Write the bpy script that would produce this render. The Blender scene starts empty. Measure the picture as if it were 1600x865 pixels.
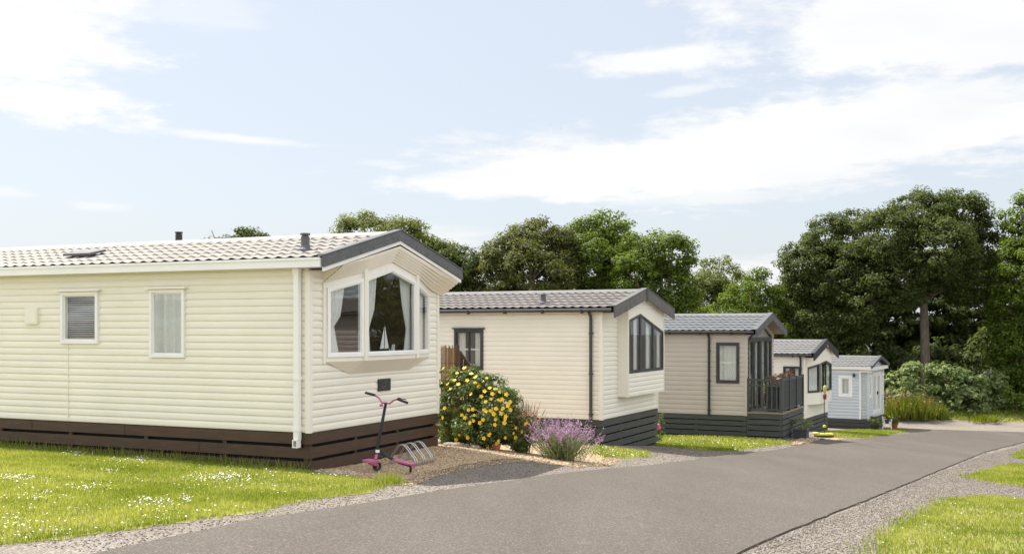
import bpy, math, random
import numpy as np
from mathutils import Vector, Matrix, Quaternion
from mathutils.geometry import delaunay_2d_cdt
R = math.radians
rng = np.random.default_rng(7)
random.seed(7)
scene = bpy.context.scene
COL = scene.collection
F = 1660.0            # focal length in photograph pixels, used to measure the place
HORIZON = 512.0

# ------------------------------------------------------------------ ground shape
BUMPS = [(-1.2, 17.95, .22, 1.9), (1.88, 22.3, .115, 2.2), (6.57, 29.8, .10, 2.4), (10.63, 38.6, .10, 2.4), (8.6, 30.7, .10, 1.6)]
def H(x, y):
    x = np.asarray(x, float); y = np.asarray(y, float)
    p = -1.96 - .04*(x + 2.77) - .0563*(y - 14.5)
    for bx, by, dz, s in BUMPS:
        p = p + dz*np.exp(-((x-bx)**2 + (y-by)**2)/(s*s))
    k = .15
    p = -4.75 + k*np.logaddexp(0, (p + 4.75)/k)
    p = -1.3 - k*np.logaddexp(0, -(p + 1.3)/k)
    t = np.clip((y - 51.6)/2.6, 0, 1)*np.clip((x - 12)/4, 0, 1)
    return p + .42*t*t*(3-2*t)
def h1(x, y): return float(H(x, y))
def on_ground(px, py):
    a, b = (px-800)/F, (HORIZON-py)/F
    t = np.arange(2, 120, .02)
    d = b*t - H(a*t, t)
    i = int(np.argmax(d < 0)) if (d < 0).any() else len(t)-1
    return Vector((a*t[i], t[i], h1(a*t[i], t[i])))
def at(px, py, Y): return Vector(((px-800)/F*Y, Y, (HORIZON-py)/F*Y))

# ------------------------------------------------------------------ materials
def new_mat(name):
    m = bpy.data.materials.new(name); m.use_nodes = True
    nt = m.node_tree; nt.nodes.clear()
    out = nt.nodes.new('ShaderNodeOutputMaterial')
    return m, nt, out
def mat(name, col, rough=.5, var=.12, scale=6.0, bump=0.0, bscale=60.0, metallic=0.0, col2=None, spec=.5, stretch=None, detail=6):
    m, nt, out = new_mat(name)
    b = nt.nodes.new('ShaderNodeBsdfPrincipled')
    tc = nt.nodes.new('ShaderNodeTexCoord')
    src = tc.outputs['Object']
    if stretch:
        mp = nt.nodes.new('ShaderNodeMapping'); mp.inputs['Scale'].default_value = stretch
        nt.links.new(src, mp.inputs['Vector']); src = mp.outputs['Vector']
    n = nt.nodes.new('ShaderNodeTexNoise'); n.inputs['Scale'].default_value = scale; n.inputs['Detail'].default_value = detail
    nt.links.new(src, n.inputs['Vector'])
    r = nt.nodes.new('ShaderNodeValToRGB')
    c2 = col2 if col2 else tuple(c*(1-2*var) for c in col)
    r.color_ramp.elements[0].position = .3; r.color_ramp.elements[1].position = .68
    r.color_ramp.elements[0].color = (*c2, 1); r.color_ramp.elements[1].color = (*col, 1)
    nt.links.new(n.outputs['Fac'], r.inputs['Fac']); nt.links.new(r.outputs['Color'], b.inputs['Base Color'])
    b.inputs['Roughness'].default_value = rough; b.inputs['Metallic'].default_value = metallic
    b.inputs['Specular IOR Level'].default_value = spec
    if bump:
        n2 = nt.nodes.new('ShaderNodeTexNoise'); n2.inputs['Scale'].default_value = bscale; n2.inputs['Detail'].default_value = 4
        nt.links.new(src, n2.inputs['Vector'])
        bp = nt.nodes.new('ShaderNodeBump'); bp.inputs['Strength'].default_value = bump; bp.inputs['Distance'].default_value = .02
        nt.links.new(n2.outputs['Fac'], bp.inputs['Height']); nt.links.new(bp.outputs['Normal'], b.inputs['Normal'])
    nt.links.new(b.outputs['BSDF'], out.inputs['Surface'])
    return m
def leaf_mat(name, c1, c2, trans=.35, rough=.45, spec=.35, patch=.5):
    """each leaf has its own tint between c1 and c2; clumps differ slightly in hue"""
    m, nt, out = new_mat(name)
    at_ = nt.nodes.new('ShaderNodeAttribute'); at_.attribute_name = 'tint'
    tc = nt.nodes.new('ShaderNodeTexCoord')
    n = nt.nodes.new('ShaderNodeTexNoise'); n.inputs['Scale'].default_value = patch; n.inputs['Detail'].default_value = 3
    nt.links.new(tc.outputs['Object'], n.inputs['Vector'])
    ad = nt.nodes.new('ShaderNodeMath'); ad.operation = 'MULTIPLY_ADD'; ad.inputs[1].default_value = .9; ad.inputs[2].default_value = -.45
    nt.links.new(n.outputs['Fac'], ad.inputs[0])
    sm = nt.nodes.new('ShaderNodeMath'); sm.operation = 'ADD'; sm.use_clamp = True
    nt.links.new(ad.outputs[0], sm.inputs[0]); nt.links.new(at_.outputs['Fac'], sm.inputs[1])
    mx = nt.nodes.new('ShaderNodeMix'); mx.data_type = 'RGBA'
    mx.inputs['A'].default_value = (*c1, 1); mx.inputs['B'].default_value = (*c2, 1)
    nt.links.new(sm.outputs[0], mx.inputs['Factor'])
    b = nt.nodes.new('ShaderNodeBsdfPrincipled'); b.inputs['Roughness'].default_value = rough
    b.inputs['Specular IOR Level'].default_value = spec
    t = nt.nodes.new('ShaderNodeBsdfTranslucent')
    hs = nt.nodes.new('ShaderNodeHueSaturation'); hs.inputs['Saturation'].default_value = 1.15; hs.inputs['Value'].default_value = 1.35
    hs.inputs['Hue'].default_value = .485
    nt.links.new(mx.outputs['Result'], b.inputs['Base Color']); nt.links.new(mx.outputs['Result'], hs.inputs['Color'])
    nt.links.new(hs.outputs['Color'], t.inputs['Color'])
    ms = nt.nodes.new('ShaderNodeMixShader'); ms.inputs['Fac'].default_value = trans
    nt.links.new(b.outputs['BSDF'], ms.inputs[1]); nt.links.new(t.outputs['BSDF'], ms.inputs[2])
    nt.links.new(ms.outputs[0], out.inputs['Surface'])
    return m
def glass_mat(name, tint=(.93, .96, .95), f0=.12):
    m, nt, out = new_mat(name)
    tr = nt.nodes.new('ShaderNodeBsdfTransparent'); tr.inputs['Color'].default_value = (*tint, 1)
    gl = nt.nodes.new('ShaderNodeBsdfGlossy'); gl.inputs['Roughness'].default_value = .012; gl.inputs['Color'].default_value = (.95, .95, .95, 1)
    ge = nt.nodes.new('ShaderNodeNewGeometry'); dt = nt.nodes.new('ShaderNodeVectorMath'); dt.operation = 'DOT_PRODUCT'
    nt.links.new(ge.outputs['Incoming'], dt.inputs[0]); nt.links.new(ge.outputs['Normal'], dt.inputs[1])
    def mm(op, a, b=0.0, c=0.0):
        q = nt.nodes.new('ShaderNodeMath'); q.operation = op
        for i, v in enumerate((a, b, c)):
            if isinstance(v, (int, float)): q.inputs[i].default_value = v
            else: nt.links.new(v, q.inputs[i])
        return q.outputs[0]
    ab = mm('ABSOLUTE', dt.outputs['Value']); fre = mm('MULTIPLY_ADD', mm('POWER', mm('SUBTRACT', 1.0, ab), 5.0), 1-f0, f0)
    tc = nt.nodes.new('ShaderNodeTexCoord'); n = nt.nodes.new('ShaderNodeTexNoise'); n.inputs['Scale'].default_value = 1.3
    nt.links.new(tc.outputs['Object'], n.inputs['Vector'])
    bp = nt.nodes.new('ShaderNodeBump'); bp.inputs['Strength'].default_value = .05; bp.inputs['Distance'].default_value = .02
    nt.links.new(n.outputs['Fac'], bp.inputs['Height']); nt.links.new(bp.outputs['Normal'], gl.inputs['Normal'])
    ms = nt.nodes.new('ShaderNodeMixShader')
    nt.links.new(fre, ms.inputs['Fac']); nt.links.new(tr.outputs[0], ms.inputs[1]); nt.links.new(gl.outputs[0], ms.inputs[2])
    nt.links.new(ms.outputs[0], out.inputs['Surface'])
    return m
def cloth_mat(name, col, alpha=.9, lace=0.0):
    m, nt, out = new_mat(name)
    d = nt.nodes.new('ShaderNodeBsdfDiffuse'); d.inputs['Color'].default_value = (*col, 1)
    t = nt.nodes.new('ShaderNodeBsdfTranslucent'); t.inputs['Color'].default_value = (*col, 1)
    a = nt.nodes.new('ShaderNodeMixShader'); a.inputs[0].default_value = .3
    nt.links.new(d.outputs[0], a.inputs[1]); nt.links.new(t.outputs[0], a.inputs[2])
    tr = nt.nodes.new('ShaderNodeBsdfTransparent')
    c = nt.nodes.new('ShaderNodeMixShader'); c.inputs[0].default_value = alpha
    if lace:
        tc = nt.nodes.new('ShaderNodeTexCoord'); v = nt.nodes.new('ShaderNodeTexVoronoi'); v.inputs['Scale'].default_value = 30
        nt.links.new(tc.outputs['Object'], v.inputs['Vector'])
        mr = nt.nodes.new('ShaderNodeMapRange'); mr.inputs['From Max'].default_value = .7
        mr.inputs['To Min'].default_value = alpha - lace; mr.inputs['To Max'].default_value = min(1, alpha + lace*.5)
        nt.links.new(v.outputs['Distance'], mr.inputs['Value']); nt.links.new(mr.outputs[0], c.inputs[0])
    nt.links.new(tr.outputs[0], c.inputs[1]); nt.links.new(a.outputs[0], c.inputs[2])
    nt.links.new(c.outputs[0], out.inputs['Surface'])
    return m
def stone_mat(name, cols, scale, bump=.6, rough=.85, fleck=None, patch=None):
    """small stones: voronoi cells, each cell one of the ramp colours"""
    m, nt, out = new_mat(name)
    b = nt.nodes.new('ShaderNodeBsdfPrincipled'); b.inputs['Roughness'].default_value = rough; b.inputs['Specular IOR Level'].default_value = .25
    tc = nt.nodes.new('ShaderNodeTexCoord')
    v = nt.nodes.new('ShaderNodeTexVoronoi'); v.inputs['Scale'].default_value = scale
    nt.links.new(tc.outputs['Object'], v.inputs['Vector'])
    sx = nt.nodes.new('ShaderNodeSeparateColor'); nt.links.new(v.outputs['Color'], sx.inputs[0])
    r = nt.nodes.new('ShaderNodeValToRGB'); r.color_ramp.interpolation = 'LINEAR'
    els = r.color_ramp.elements
    while len(els) < len(cols): els.new(.5)
    for i, c in enumerate(cols):
        els[i].position = i/(len(cols)-1); els[i].color = (*c, 1)
    nt.links.new(sx.outputs[0], r.inputs['Fac'])
    n = nt.nodes.new('ShaderNodeTexNoise'); n.inputs['Scale'].default_value = .55; n.inputs['Detail'].default_value = 7
    nt.links.new(tc.outputs['Object'], n.inputs['Vector'])
    mr = nt.nodes.new('ShaderNodeMapRange'); mr.inputs['From Min'].default_value = .35; mr.inputs['From Max'].default_value = .65
    mr.inputs['To Min'].default_value = 0; mr.inputs['To Max'].default_value = 1
    nt.links.new(n.outputs['Fac'], mr.inputs['Value'])
    mx = nt.nodes.new('ShaderNodeMix'); mx.data_type = 'RGBA'; mx.blend_type = 'MULTIPLY'
    mx.inputs['B'].default_value = (*(patch or (.82, .8, .78)), 1)
    nt.links.new(mr.outputs[0], mx.inputs['Factor']); nt.links.new(r.outputs['Color'], mx.inputs['A'])
    nt.links.new(mx.outputs['Result'], b.inputs['Base Color'])
    bp = nt.nodes.new('ShaderNodeBump'); bp.inputs['Strength'].default_value = bump; bp.inputs['Distance'].default_value = .6/scale
    bp.invert = True
    nt.links.new(v.outputs['Distance'], bp.inputs['Height']); nt.links.new(bp.outputs['Normal'], b.inputs['Normal'])
    nt.links.new(b.outputs['BSDF'], out.inputs['Surface'])
    return m

M = {}
CREAM = (.795, .76, .652)
M['cream'] = mat('cream_siding', CREAM, .38, .03, 1.3)
M['cream_warm'] = mat('warm_cream_siding', (.785, .762, .655), .4, .03, 1.3)
M['cream_trim'] = mat('cream_trim', (.81, .775, .675), .35, .02, 2)
M['soffit'] = mat('soffit_cream', (.84, .79, .68), .45, .03, 2)
M['clay'] = mat('clay_siding', (.49, .44, .385), .45, .04, 1.5)
M['blue'] = mat('pale_blue_siding', (.53, .58, .62), .45, .03, 1.5)
M['white'] = mat('white_plastic', (.83, .825, .80), .3, .03, 3)
M['anth'] = mat('anthracite_trim', (.050, .050, .052), .4, .2, 4)
M['barge'] = mat('grey_bargeboard', (.095, .096, .098), .45, .15, 5)
M['barge2'] = mat('weathered_bargeboard', (.115, .108, .10), .5, .15, 5)
M['black'] = mat('black_plastic', (.02, .02, .022), .4, .2, 5)
M['tile_cream'] = mat('sandy_roof_sheet', (.272, .256, .228), .6, .16, 2.2, .15, 90, col2=(.215, .20, .172))
M['tile_brown'] = mat('taupe_roof_sheet', (.142, .128, .119), .75, .12, 2.5, .1, 90)
M['tile_grey'] = mat('slate_grey_roof_sheet', (.108, .115, .123), .75, .12, 2.5, .1, 90)
M['tile_light'] = mat('light_grey_roof_sheet', (.145, .143, .140), .75, .12, 2.5, .1, 90)
M['wood_dark'] = mat('brown_stained_board', (.078, .036, .019), .6, .3, 3.0, .3, 30, col2=(.040, .027, .012), stretch=(1, 1, 7))
M['skirt_grey'] = mat('grey_green_board', (.058, .060, .055), .6, .2, 3.0, .25, 30, stretch=(1, 1, 9))
M['deck_grey'] = mat('slate_green_board', (.060, .068, .063), .55, .2, 3.0, .2, 30, stretch=(1, 1, 9))
M['deck_floor'] = mat('deck_edge_timber', (.30, .24, .17), .65, .15, 5, .2, 40)
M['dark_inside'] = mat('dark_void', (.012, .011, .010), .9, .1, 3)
M['inside'] = mat('interior_lining', (.26, .20, .14), .7, .1, 2)
M['glass'] = glass_mat('window_glass')
M['net'] = cloth_mat('net_curtain', (.90, .89, .86), .95, .05)
M['curtain'] = cloth_mat('white_curtain', (.91, .91, .88), .98)
M['blind'] = mat('blind_slat', (.62, .60, .56), .5, .05, 4)
M['steel'] = mat('galvanised_steel', (.55, .56, .57), .32, .1, 20, metallic=.9)
M['pink'] = mat('pink_paint', (.48, .12, .24), .4, .08, 8)
M['rubber'] = mat('black_rubber', (.022, .022, .023), .6, .2, 8)
M['flue'] = mat('grey_flue', (.11, .11, .115), .5, .2, 9)
M['bamboo'] = mat('bamboo_cane', (.33, .19, .075), .6, .3, 9, .2, 60, col2=(.16, .09, .035), stretch=(9, 9, 1))
M['post'] = mat('brown_post', (.10, .055, .032), .6, .25, 5, .2, 40, stretch=(4, 4, .6))
M['terra'] = mat('terracotta', (.36, .12, .06), .75, .12, 8)
M['planter'] = mat('dark_planter', (.05, .055, .065), .5, .15, 6)
M['yellow'] = mat('yellow_petal', (.85, .56, .02), .5, .08, 20)
M['yellow_paint'] = mat('lime_yellow_paint', (.48, .46, .07), .5, .08, 8)
M['red'] = mat('red_paint', (.20, .025, .022), .45, .1, 8)
M['bark'] = mat('tree_bark', (.20, .16, .12), .9, .25, 4, .8, 14, col2=(.095, .075, .055), stretch=(3, 3, .6))
M['rock'] = mat('edging_rock', (.30, .25, .19), .85, .2, 5, .6, 18)
M['asphalt'] = None
M['leaf_dark'] = leaf_mat('dark_tree_leaf', (.040, .060, .015), (.112, .140, .036), .40, rough=.6, spec=.18)
M['leaf_olive'] = leaf_mat('olive_tree_leaf', (.058, .072, .018), (.150, .160, .042), .42, rough=.6, spec=.18)
M['leaf_mid'] = leaf_mat('mid_tree_leaf', (.058, .098, .014), (.165, .225, .036), .46, rough=.6, spec=.18)
M['leaf_ash'] = leaf_mat('pale_tree_leaf', (.085, .110, .030), (.21, .24, .075), .46, rough=.6, spec=.18)
M['leaf_bush'] = leaf_mat('bright_bush_leaf', (.10, .15, .045), (.28, .335, .14), .38, rough=.55, spec=.25)
M['leaf_hyp'] = leaf_mat('shrub_leaf', (.048, .088, .018), (.18, .225, .065), .40, patch=3)
M['leaf_lav'] = leaf_mat('lavender_stem', (.12, .15, .06), (.24, .27, .12), .3, patch=3)
M['purple'] = leaf_mat('lavender_flower', (.27, .155, .25), (.52, .36, .47), .3, patch=4)
M['rusty'] = leaf_mat('rusty_foliage', (.20, .085, .05), (.36, .23, .12), .3, patch=4)
M['grass'] = leaf_mat('lawn_blade', (.142, .198, .030), (.365, .392, .105), .43, rough=.5, spec=.2, patch=.9)
M['wisp'] = leaf_mat('wispy_bloom', (.44, .23, .19), (.62, .42, .30), .35, patch=4)
M['reed'] = leaf_mat('tall_grass_blade', (.10, .14, .015), (.20, .23, .04), .4, patch=2)
M['daisy'] = mat('daisy_petal', (.66, .66, .60), .6, .04, 30)
M['petal_pink'] = mat('pink_petal', (.62, .13, .26), .6, .1, 12)
M['flower_red'] = mat('scarlet_petal', (.5, .03, .02), .6, .1, 12)
M['slate'] = mat('slate_plaque', (.030, .027, .027), .5, .2, 20)
M['emblem'] = mat('plaque_emblem', (.16, .14, .14), .5, .1, 20)
M['verge'] = stone_mat('grey_gravel', [(.10, .09, .08), (.215, .187, .158), (.15, .13, .11), (.30, .262, .222), (.175, .152, .13)], 62, .9)
M['tan_gravel'] = stone_mat('golden_gravel', [(.22, .15, .085), (.46, .35, .23), (.34, .245, .15), (.60, .48, .34), (.40, .285, .17)], 52, .9, patch=(.9, .86, .8))
M['soil_lawn'] = mat('lawn_base', (.24, .205, .085), .95, .15, 2.2, .6, 30, col2=(.17, .165, .045))
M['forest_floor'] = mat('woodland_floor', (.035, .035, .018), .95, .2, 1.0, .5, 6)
def stone_obj_mat(name, cols):
    m, nt, out = new_mat(name)
    a = nt.nodes.new('ShaderNodeAttribute'); a.attribute_name = 'tint'
    r = nt.nodes.new('ShaderNodeValToRGB'); els = r.color_ramp.elements
    while len(els) < len(cols): els.new(.5)
    for i, c in enumerate(cols): els[i].position = i/(len(cols)-1); els[i].color = (*c, 1)
    b = nt.nodes.new('ShaderNodeBsdfPrincipled'); b.inputs['Roughness'].default_value = .85; b.inputs['Specular IOR Level'].default_value = .25
    nt.links.new(a.outputs['Fac'], r.inputs['Fac']); nt.links.new(r.outputs[0], b.inputs['Base Color']); nt.links.new(b.outputs[0], out.inputs['Surface'])
    return m
M['stone_grey'] = stone_obj_mat('loose_grey_stone', [(.085, .076, .066), (.205, .178, .15), (.15, .13, .11), (.34, .305, .265)])
M['stone_tan'] = stone_obj_mat('loose_golden_stone', [(.20, .135, .075), (.50, .38, .25), (.36, .26, .16), (.66, .54, .39)])
def asphalt():
    m, nt, out = new_mat('worn_asphalt')
    b = nt.nodes.new('ShaderNodeBsdfPrincipled'); b.inputs['Roughness'].default_value = .82; b.inputs['Specular IOR Level'].default_value = .3
    tc = nt.nodes.new('ShaderNodeTexCoord')
    v = nt.nodes.new('ShaderNodeTexVoronoi'); v.inputs['Scale'].default_value = 90
    nt.links.new(tc.outputs['Object'], v.inputs['Vector'])
    sx = nt.nodes.new('ShaderNodeSeparateColor'); nt.links.new(v.outputs['Color'], sx.inputs[0])
    r = nt.nodes.new('ShaderNodeValToRGB'); els = r.color_ramp.elements
    for i, (p, c) in enumerate([(0, .050), (.55, .072), (.86, .094), (1, .16)]):
        e = els[i] if i < 2 else els.new(p)
        e.position = p; e.color = (c*1.09, c*.92, c*.75, 1)
    els[1].position = .55; els[1].color = (.079, .0665, .0545, 1)
    nt.links.new(sx.outputs[0], r.inputs['Fac'])
    n = nt.nodes.new('ShaderNodeTexNoise'); n.inputs['Scale'].default_value = .35; n.inputs['Detail'].default_value = 8; n.inputs['Roughness'].default_value = .65
    mp = nt.nodes.new('ShaderNodeMapping'); mp.inputs['Rotation'].default_value = (0, 0, R(27)); mp.inputs['Scale'].default_value = (2.2, .5, 1)
    nt.links.new(tc.outputs['Object'], mp.inputs['Vector']); nt.links.new(mp.outputs[0], n.inputs['Vector'])
    mr = nt.nodes.new('ShaderNodeMapRange'); mr.inputs['From Min'].default_value = .3; mr.inputs['From Max'].default_value = .7
    mr.inputs['To Min'].default_value = .82; mr.inputs['To Max'].default_value = 1.15
    nt.links.new(n.outputs['Fac'], mr.inputs['Value'])
    mx = nt.nodes.new('ShaderNodeMix'); mx.data_type = 'RGBA'; mx.blend_type = 'MULTIPLY'; mx.inputs['Factor'].default_value = 1
    nt.links.new(r.outputs[0], mx.inputs['A']); nt.links.new(mr.outputs[0], mx.inputs['B'])
    nt.links.new(mx.outputs['Result'], b.inputs['Base Color'])
    bp = nt.nodes.new('ShaderNodeBump'); bp.inputs['Strength'].default_value = .28; bp.inputs['Distance'].default_value = .004; bp.invert = True
    nt.links.new(v.outputs['Distance'], bp.inputs['Height']); nt.links.new(bp.outputs[0], b.inputs['Normal'])
    nt.links.new(b.outputs[0], out.inputs['Surface'])
    return m
M['asphalt'] = asphalt()

# ------------------------------------------------------------------ mesh helpers
class MB:
    def __init__(s): s.v = []; s.f = []
    def add(s, vs, fs):
        o = len(s.v); s.v += [tuple(v) for v in vs]; s.f += [tuple(i+o for i in f) for f in fs]; return s
    def box(s, x0, x1, y0, y1, z0, z1):
        return s.add([(x0,y0,z0),(x1,y0,z0),(x1,y1,z0),(x0,y1,z0),(x0,y0,z1),(x1,y0,z1),(x1,y1,z1),(x0,y1,z1)],
                     [(0,3,2,1),(4,5,6,7),(0,1,5,4),(1,2,6,5),(2,3,7,6),(3,0,4,7)])
    def quad(s, a, b, c, d): return s.add([a,b,c,d], [(0,1,2,3)])
    def prism(s, poly, d):
        """convex polygon of 3D points extruded by vector d"""
        n = len(poly); d = Vector(d); p = [Vector(q) for q in poly]
        return s.add(p + [q + d for q in p], [tuple(range(n))[::-1], tuple(range(n, 2*n))] + [(i, (i+1)%n, n+(i+1)%n, n+i) for i in range(n)])
    def bar(s, a, b, w, h, up=(0,0,1)):
        a = Vector(a); b = Vector(b); t = (b-a).normalized(); up = Vector(up)
        x = t.cross(up).normalized(); y = x.cross(t).normalized()
        ps = [a + x*w/2*i + y*h/2*j for i, j in ((-1,-1),(1,-1),(1,1),(-1,1))]
        return s.prism(ps, b-a)
    def tube(s, pts, r, n=8, cap=True):
        pts = [Vector(p) for p in pts]; rs = r if isinstance(r, (list, tuple)) else [r]*len(pts)
        o = len(s.v); prev = None
        for i, p in enumerate(pts):
            t = (pts[min(i+1, len(pts)-1)] - pts[max(i-1, 0)]).normalized()
            if prev is None:
                a = Vector((0,0,1)) if abs(t.z) < .9 else Vector((1,0,0)); x = t.cross(a).normalized()
            else: x = (prev - t*prev.dot(t)).normalized()
            prev = x; y = t.cross(x)
            for k in range(n):
                q = 2*math.pi*k/n; s.v.append(tuple(p + (x*math.cos(q) + y*math.sin(q))*rs[i]))
        for i in range(len(pts)-1):
            for k in range(n):
                k2 = (k+1) % n; s.f.append((o+i*n+k, o+i*n+k2, o+(i+1)*n+k2, o+(i+1)*n+k))
        if cap:
            s.f.append(tuple(o+k for k in range(n))[::-1]); s.f.append(tuple(o+(len(pts)-1)*n+k for k in range(n)))
        return s
    def lathe(s, prof, c=(0,0,0), n=16):
        o = len(s.v)
        for r, z in prof:
            for k in range(n):
                a = 2*math.pi*k/n; s.v.append((c[0]+r*math.cos(a), c[1]+r*math.sin(a), c[2]+z))
        for i in range(len(prof)-1):
            for k in range(n):
                k2 = (k+1) % n; s.f.append((o+i*n+k, o+i*n+k2, o+(i+1)*n+k2, o+(i+1)*n+k))
        s.f.append(tuple(o+k for k in range(n))[::-1]); s.f.append(tuple(o+(len(prof)-1)*n+k for k in range(n)))
        return s
    def build(s, name, m, parent=None, smooth=False, loc=(0,0,0)):
        me = bpy.data.meshes.new(name); me.from_pydata(s.v, [], s.f); me.update()
        if smooth: me.polygons.foreach_set('use_smooth', [True]*len(me.polygons))
        return link(name, me, m, parent, loc)
def link(name, me, m, parent=None, loc=(0,0,0)):
    me.materials.append(m)
    o = bpy.data.objects.new(name, me); COL.objects.link(o); o.location = loc
    if parent: o.parent = parent
    return o
def tag(o, label=None, cat=None, group=None, kind=None):
    if label: o['label'] = label
    if cat: o['category'] = cat
    if group: o['group'] = group
    if kind: o['kind'] = kind
    return o
def empty(name, loc, rz=0, label=None, cat=None, group=None):
    o = bpy.data.objects.new(name, None); COL.objects.link(o); o.location = loc; o.rotation_euler = (0, 0, rz)
    o.empty_display_size = .3
    return tag(o, label, cat, group)
def np_mesh(name, verts, faces, m, parent=None, tint=None, smooth=False, loc=(0,0,0)):
    """verts (N,3), faces (M,k) arrays"""
    me = bpy.data.meshes.new(name); k = faces.shape[1]
    me.vertices.add(len(verts)); me.vertices.foreach_set('co', np.ascontiguousarray(verts, np.float32).ravel())
    me.loops.add(faces.size); me.loops.foreach_set('vertex_index', np.ascontiguousarray(faces, np.int32).ravel())
    me.polygons.add(len(faces)); me.polygons.foreach_set('loop_start', np.arange(0, faces.size, k, dtype=np.int32))
    me.update(calc_edges=True)
    if smooth: me.polygons.foreach_set('use_smooth', np.ones(len(faces), bool))
    if tint is not None:
        a = me.attributes.new('tint', 'FLOAT', 'POINT'); a.data.foreach_set('value', np.ascontiguousarray(tint, np.float32))
    return link(name, me, m, parent, loc)
def unit(a): return a/np.maximum(np.linalg.norm(a, axis=-1, keepdims=True), 1e-9)
def leaves(C, N, L, W, droop=0.0):
    """diamond leaves: centres C, normals N, lengths L, widths W -> verts, faces"""
    n = len(C); N = unit(N); r = unit(rng.normal(size=(n, 3)))
    t = unit(r - N*(r*N).sum(1, keepdims=True)); b = np.cross(N, t)
    L = np.broadcast_to(np.asarray(L), (n,))[:, None]; W = np.broadcast_to(np.asarray(W), (n,))[:, None]
    fold = N*W*.25
    v = np.stack([C - t*L/2, C - t*L*.05 + b*W/2 + fold, C + t*L/2, C - t*L*.05 - b*W/2 + fold], 1)
    return v.reshape(-1, 3), np.arange(4*n).reshape(n, 4)

def polygon_sheet(name, poly, m, lift=.012, step=.35, skirt=0.0, jitter=.05, res=.25, kind='structure', inner_lift=None):
    """a sheet laid on the ground inside polygon poly (world xy)"""
    P = []
    n = len(poly)
    for i in range(n):
        a = Vector(poly[i][:2]); b = Vector(poly[(i+1) % n][:2]); k = max(1, int((b-a).length/res))
        for j in range(k):
            p = a.lerp(b, j/k); t = (b-a).normalized()
            off = random.uniform(-jitter, jitter) if jitter else 0
            P.append(Vector((p.x - t.y*off, p.y + t.x*off)))
    nb = len(P)
    A = np.array([(p.x, p.y) for p in P])
    lo, hi = A.min(0), A.max(0)
    gx, gy = np.meshgrid(np.arange(lo[0], hi[0], step), np.arange(lo[1], hi[1], step))
    G = np.stack([gx.ravel(), gy.ravel()], 1)
    G = G[inside(G, A)]
    pts = P + [Vector(g) for g in G]
    out = delaunay_2d_cdt(pts, [(i, (i+1) % nb) for i in range(nb)], [list(range(nb))], 1, 1e-4)
    vs, fs, ov = out[0], out[2], out[3]
    V = np.array([(v.x, v.y) for v in vs]); z = H(V[:, 0], V[:, 1]) + lift
    verts = [(x, y, zz) for (x, y), zz in zip(V, z)]; faces = []
    for f in fs:
        a, b, c = (Vector(V[i]) for i in f[:3])
        faces.append(tuple(f) if (b-a).cross(c-a) > 0 else tuple(f)[::-1])
    if skirt:
        cnt = {}
        for f in faces:
            for i in range(len(f)):
                e = (f[i], f[(i+1) % len(f)]); cnt[e] = 1
        rim = [e for e in cnt if (e[1], e[0]) not in cnt]
        low = {}
        for a, b in rim:
            for q in (a, b):
                if q not in low:
                    low[q] = len(verts); x, y, zz = verts[q]; verts.append((x, y, zz - skirt))
        for a, b in rim: faces.append((b, a, low[a], low[b]))
    me = bpy.data.meshes.new(name); me.from_pydata(verts, [], faces); me.update()
    o = link(name, me, m)
    if kind: o['kind'] = kind
    return o
def inside(Pt, poly):
    poly = np.asarray(poly, float)[:, :2]; x, y = Pt[:, 0], Pt[:, 1]; r = np.zeros(len(Pt), bool)
    j = len(poly)-1
    for i in range(len(poly)):
        xi, yi = poly[i]; xj, yj = poly[j]
        c = ((yi > y) != (yj > y)) & (x < (xj-xi)*(y-yi)/((yj-yi) or 1e-9) + xi); r ^= c; j = i
    return r
def scatter(poly, density):
    A = np.asarray([p[:2] for p in poly], float); lo, hi = A.min(0), A.max(0)
    n = int(density*np.prod(hi-lo)); Q = lo + rng.random((n, 2))*(hi-lo)
    return Q[inside(Q, A)]
def vnoise(P, scale, seed=0):
    """smooth 2D value noise in numpy"""
    q = P*scale; i = np.floor(q).astype(int); f = q - i; f = f*f*(3-2*f)
    def h(a, b):
        s = np.sin(a*127.1 + b*311.7 + seed*74.7)*43758.5453; return s - np.floor(s)
    a, b = i[:, 0], i[:, 1]
    return (h(a,b)*(1-f[:,0]) + h(a+1,b)*f[:,0])*(1-f[:,1]) + (h(a,b+1)*(1-f[:,0]) + h(a+1,b+1)*f[:,0])*f[:,1]

# ------------------------------------------------------------------ the setting
def G(*pts): return [tuple(on_ground(*p)[:2]) for p in pts]
xs = [-500,-250,-120,-70,-45] + [-32+i*.5 for i in range(184)] + [75,110,200,500]
ys = [-500,-200,-80,-40,-20] + [-12+i*.5 for i in range(168)] + [85,110,160,260,500]
gx, gy = np.meshgrid(xs, ys); V = np.stack([gx, gy, H(gx, gy)], -1).reshape(-1, 3)
nx, ny = len(xs), len(ys); ii, jj = np.meshgrid(np.arange(nx-1), np.arange(ny-1)); b = (jj*nx + ii).ravel()
ground = np_mesh('ground', V, np.stack([b, b+1, b+nx+1, b+nx], 1), M['verge'], smooth=True); tag(ground, kind='structure')

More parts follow.
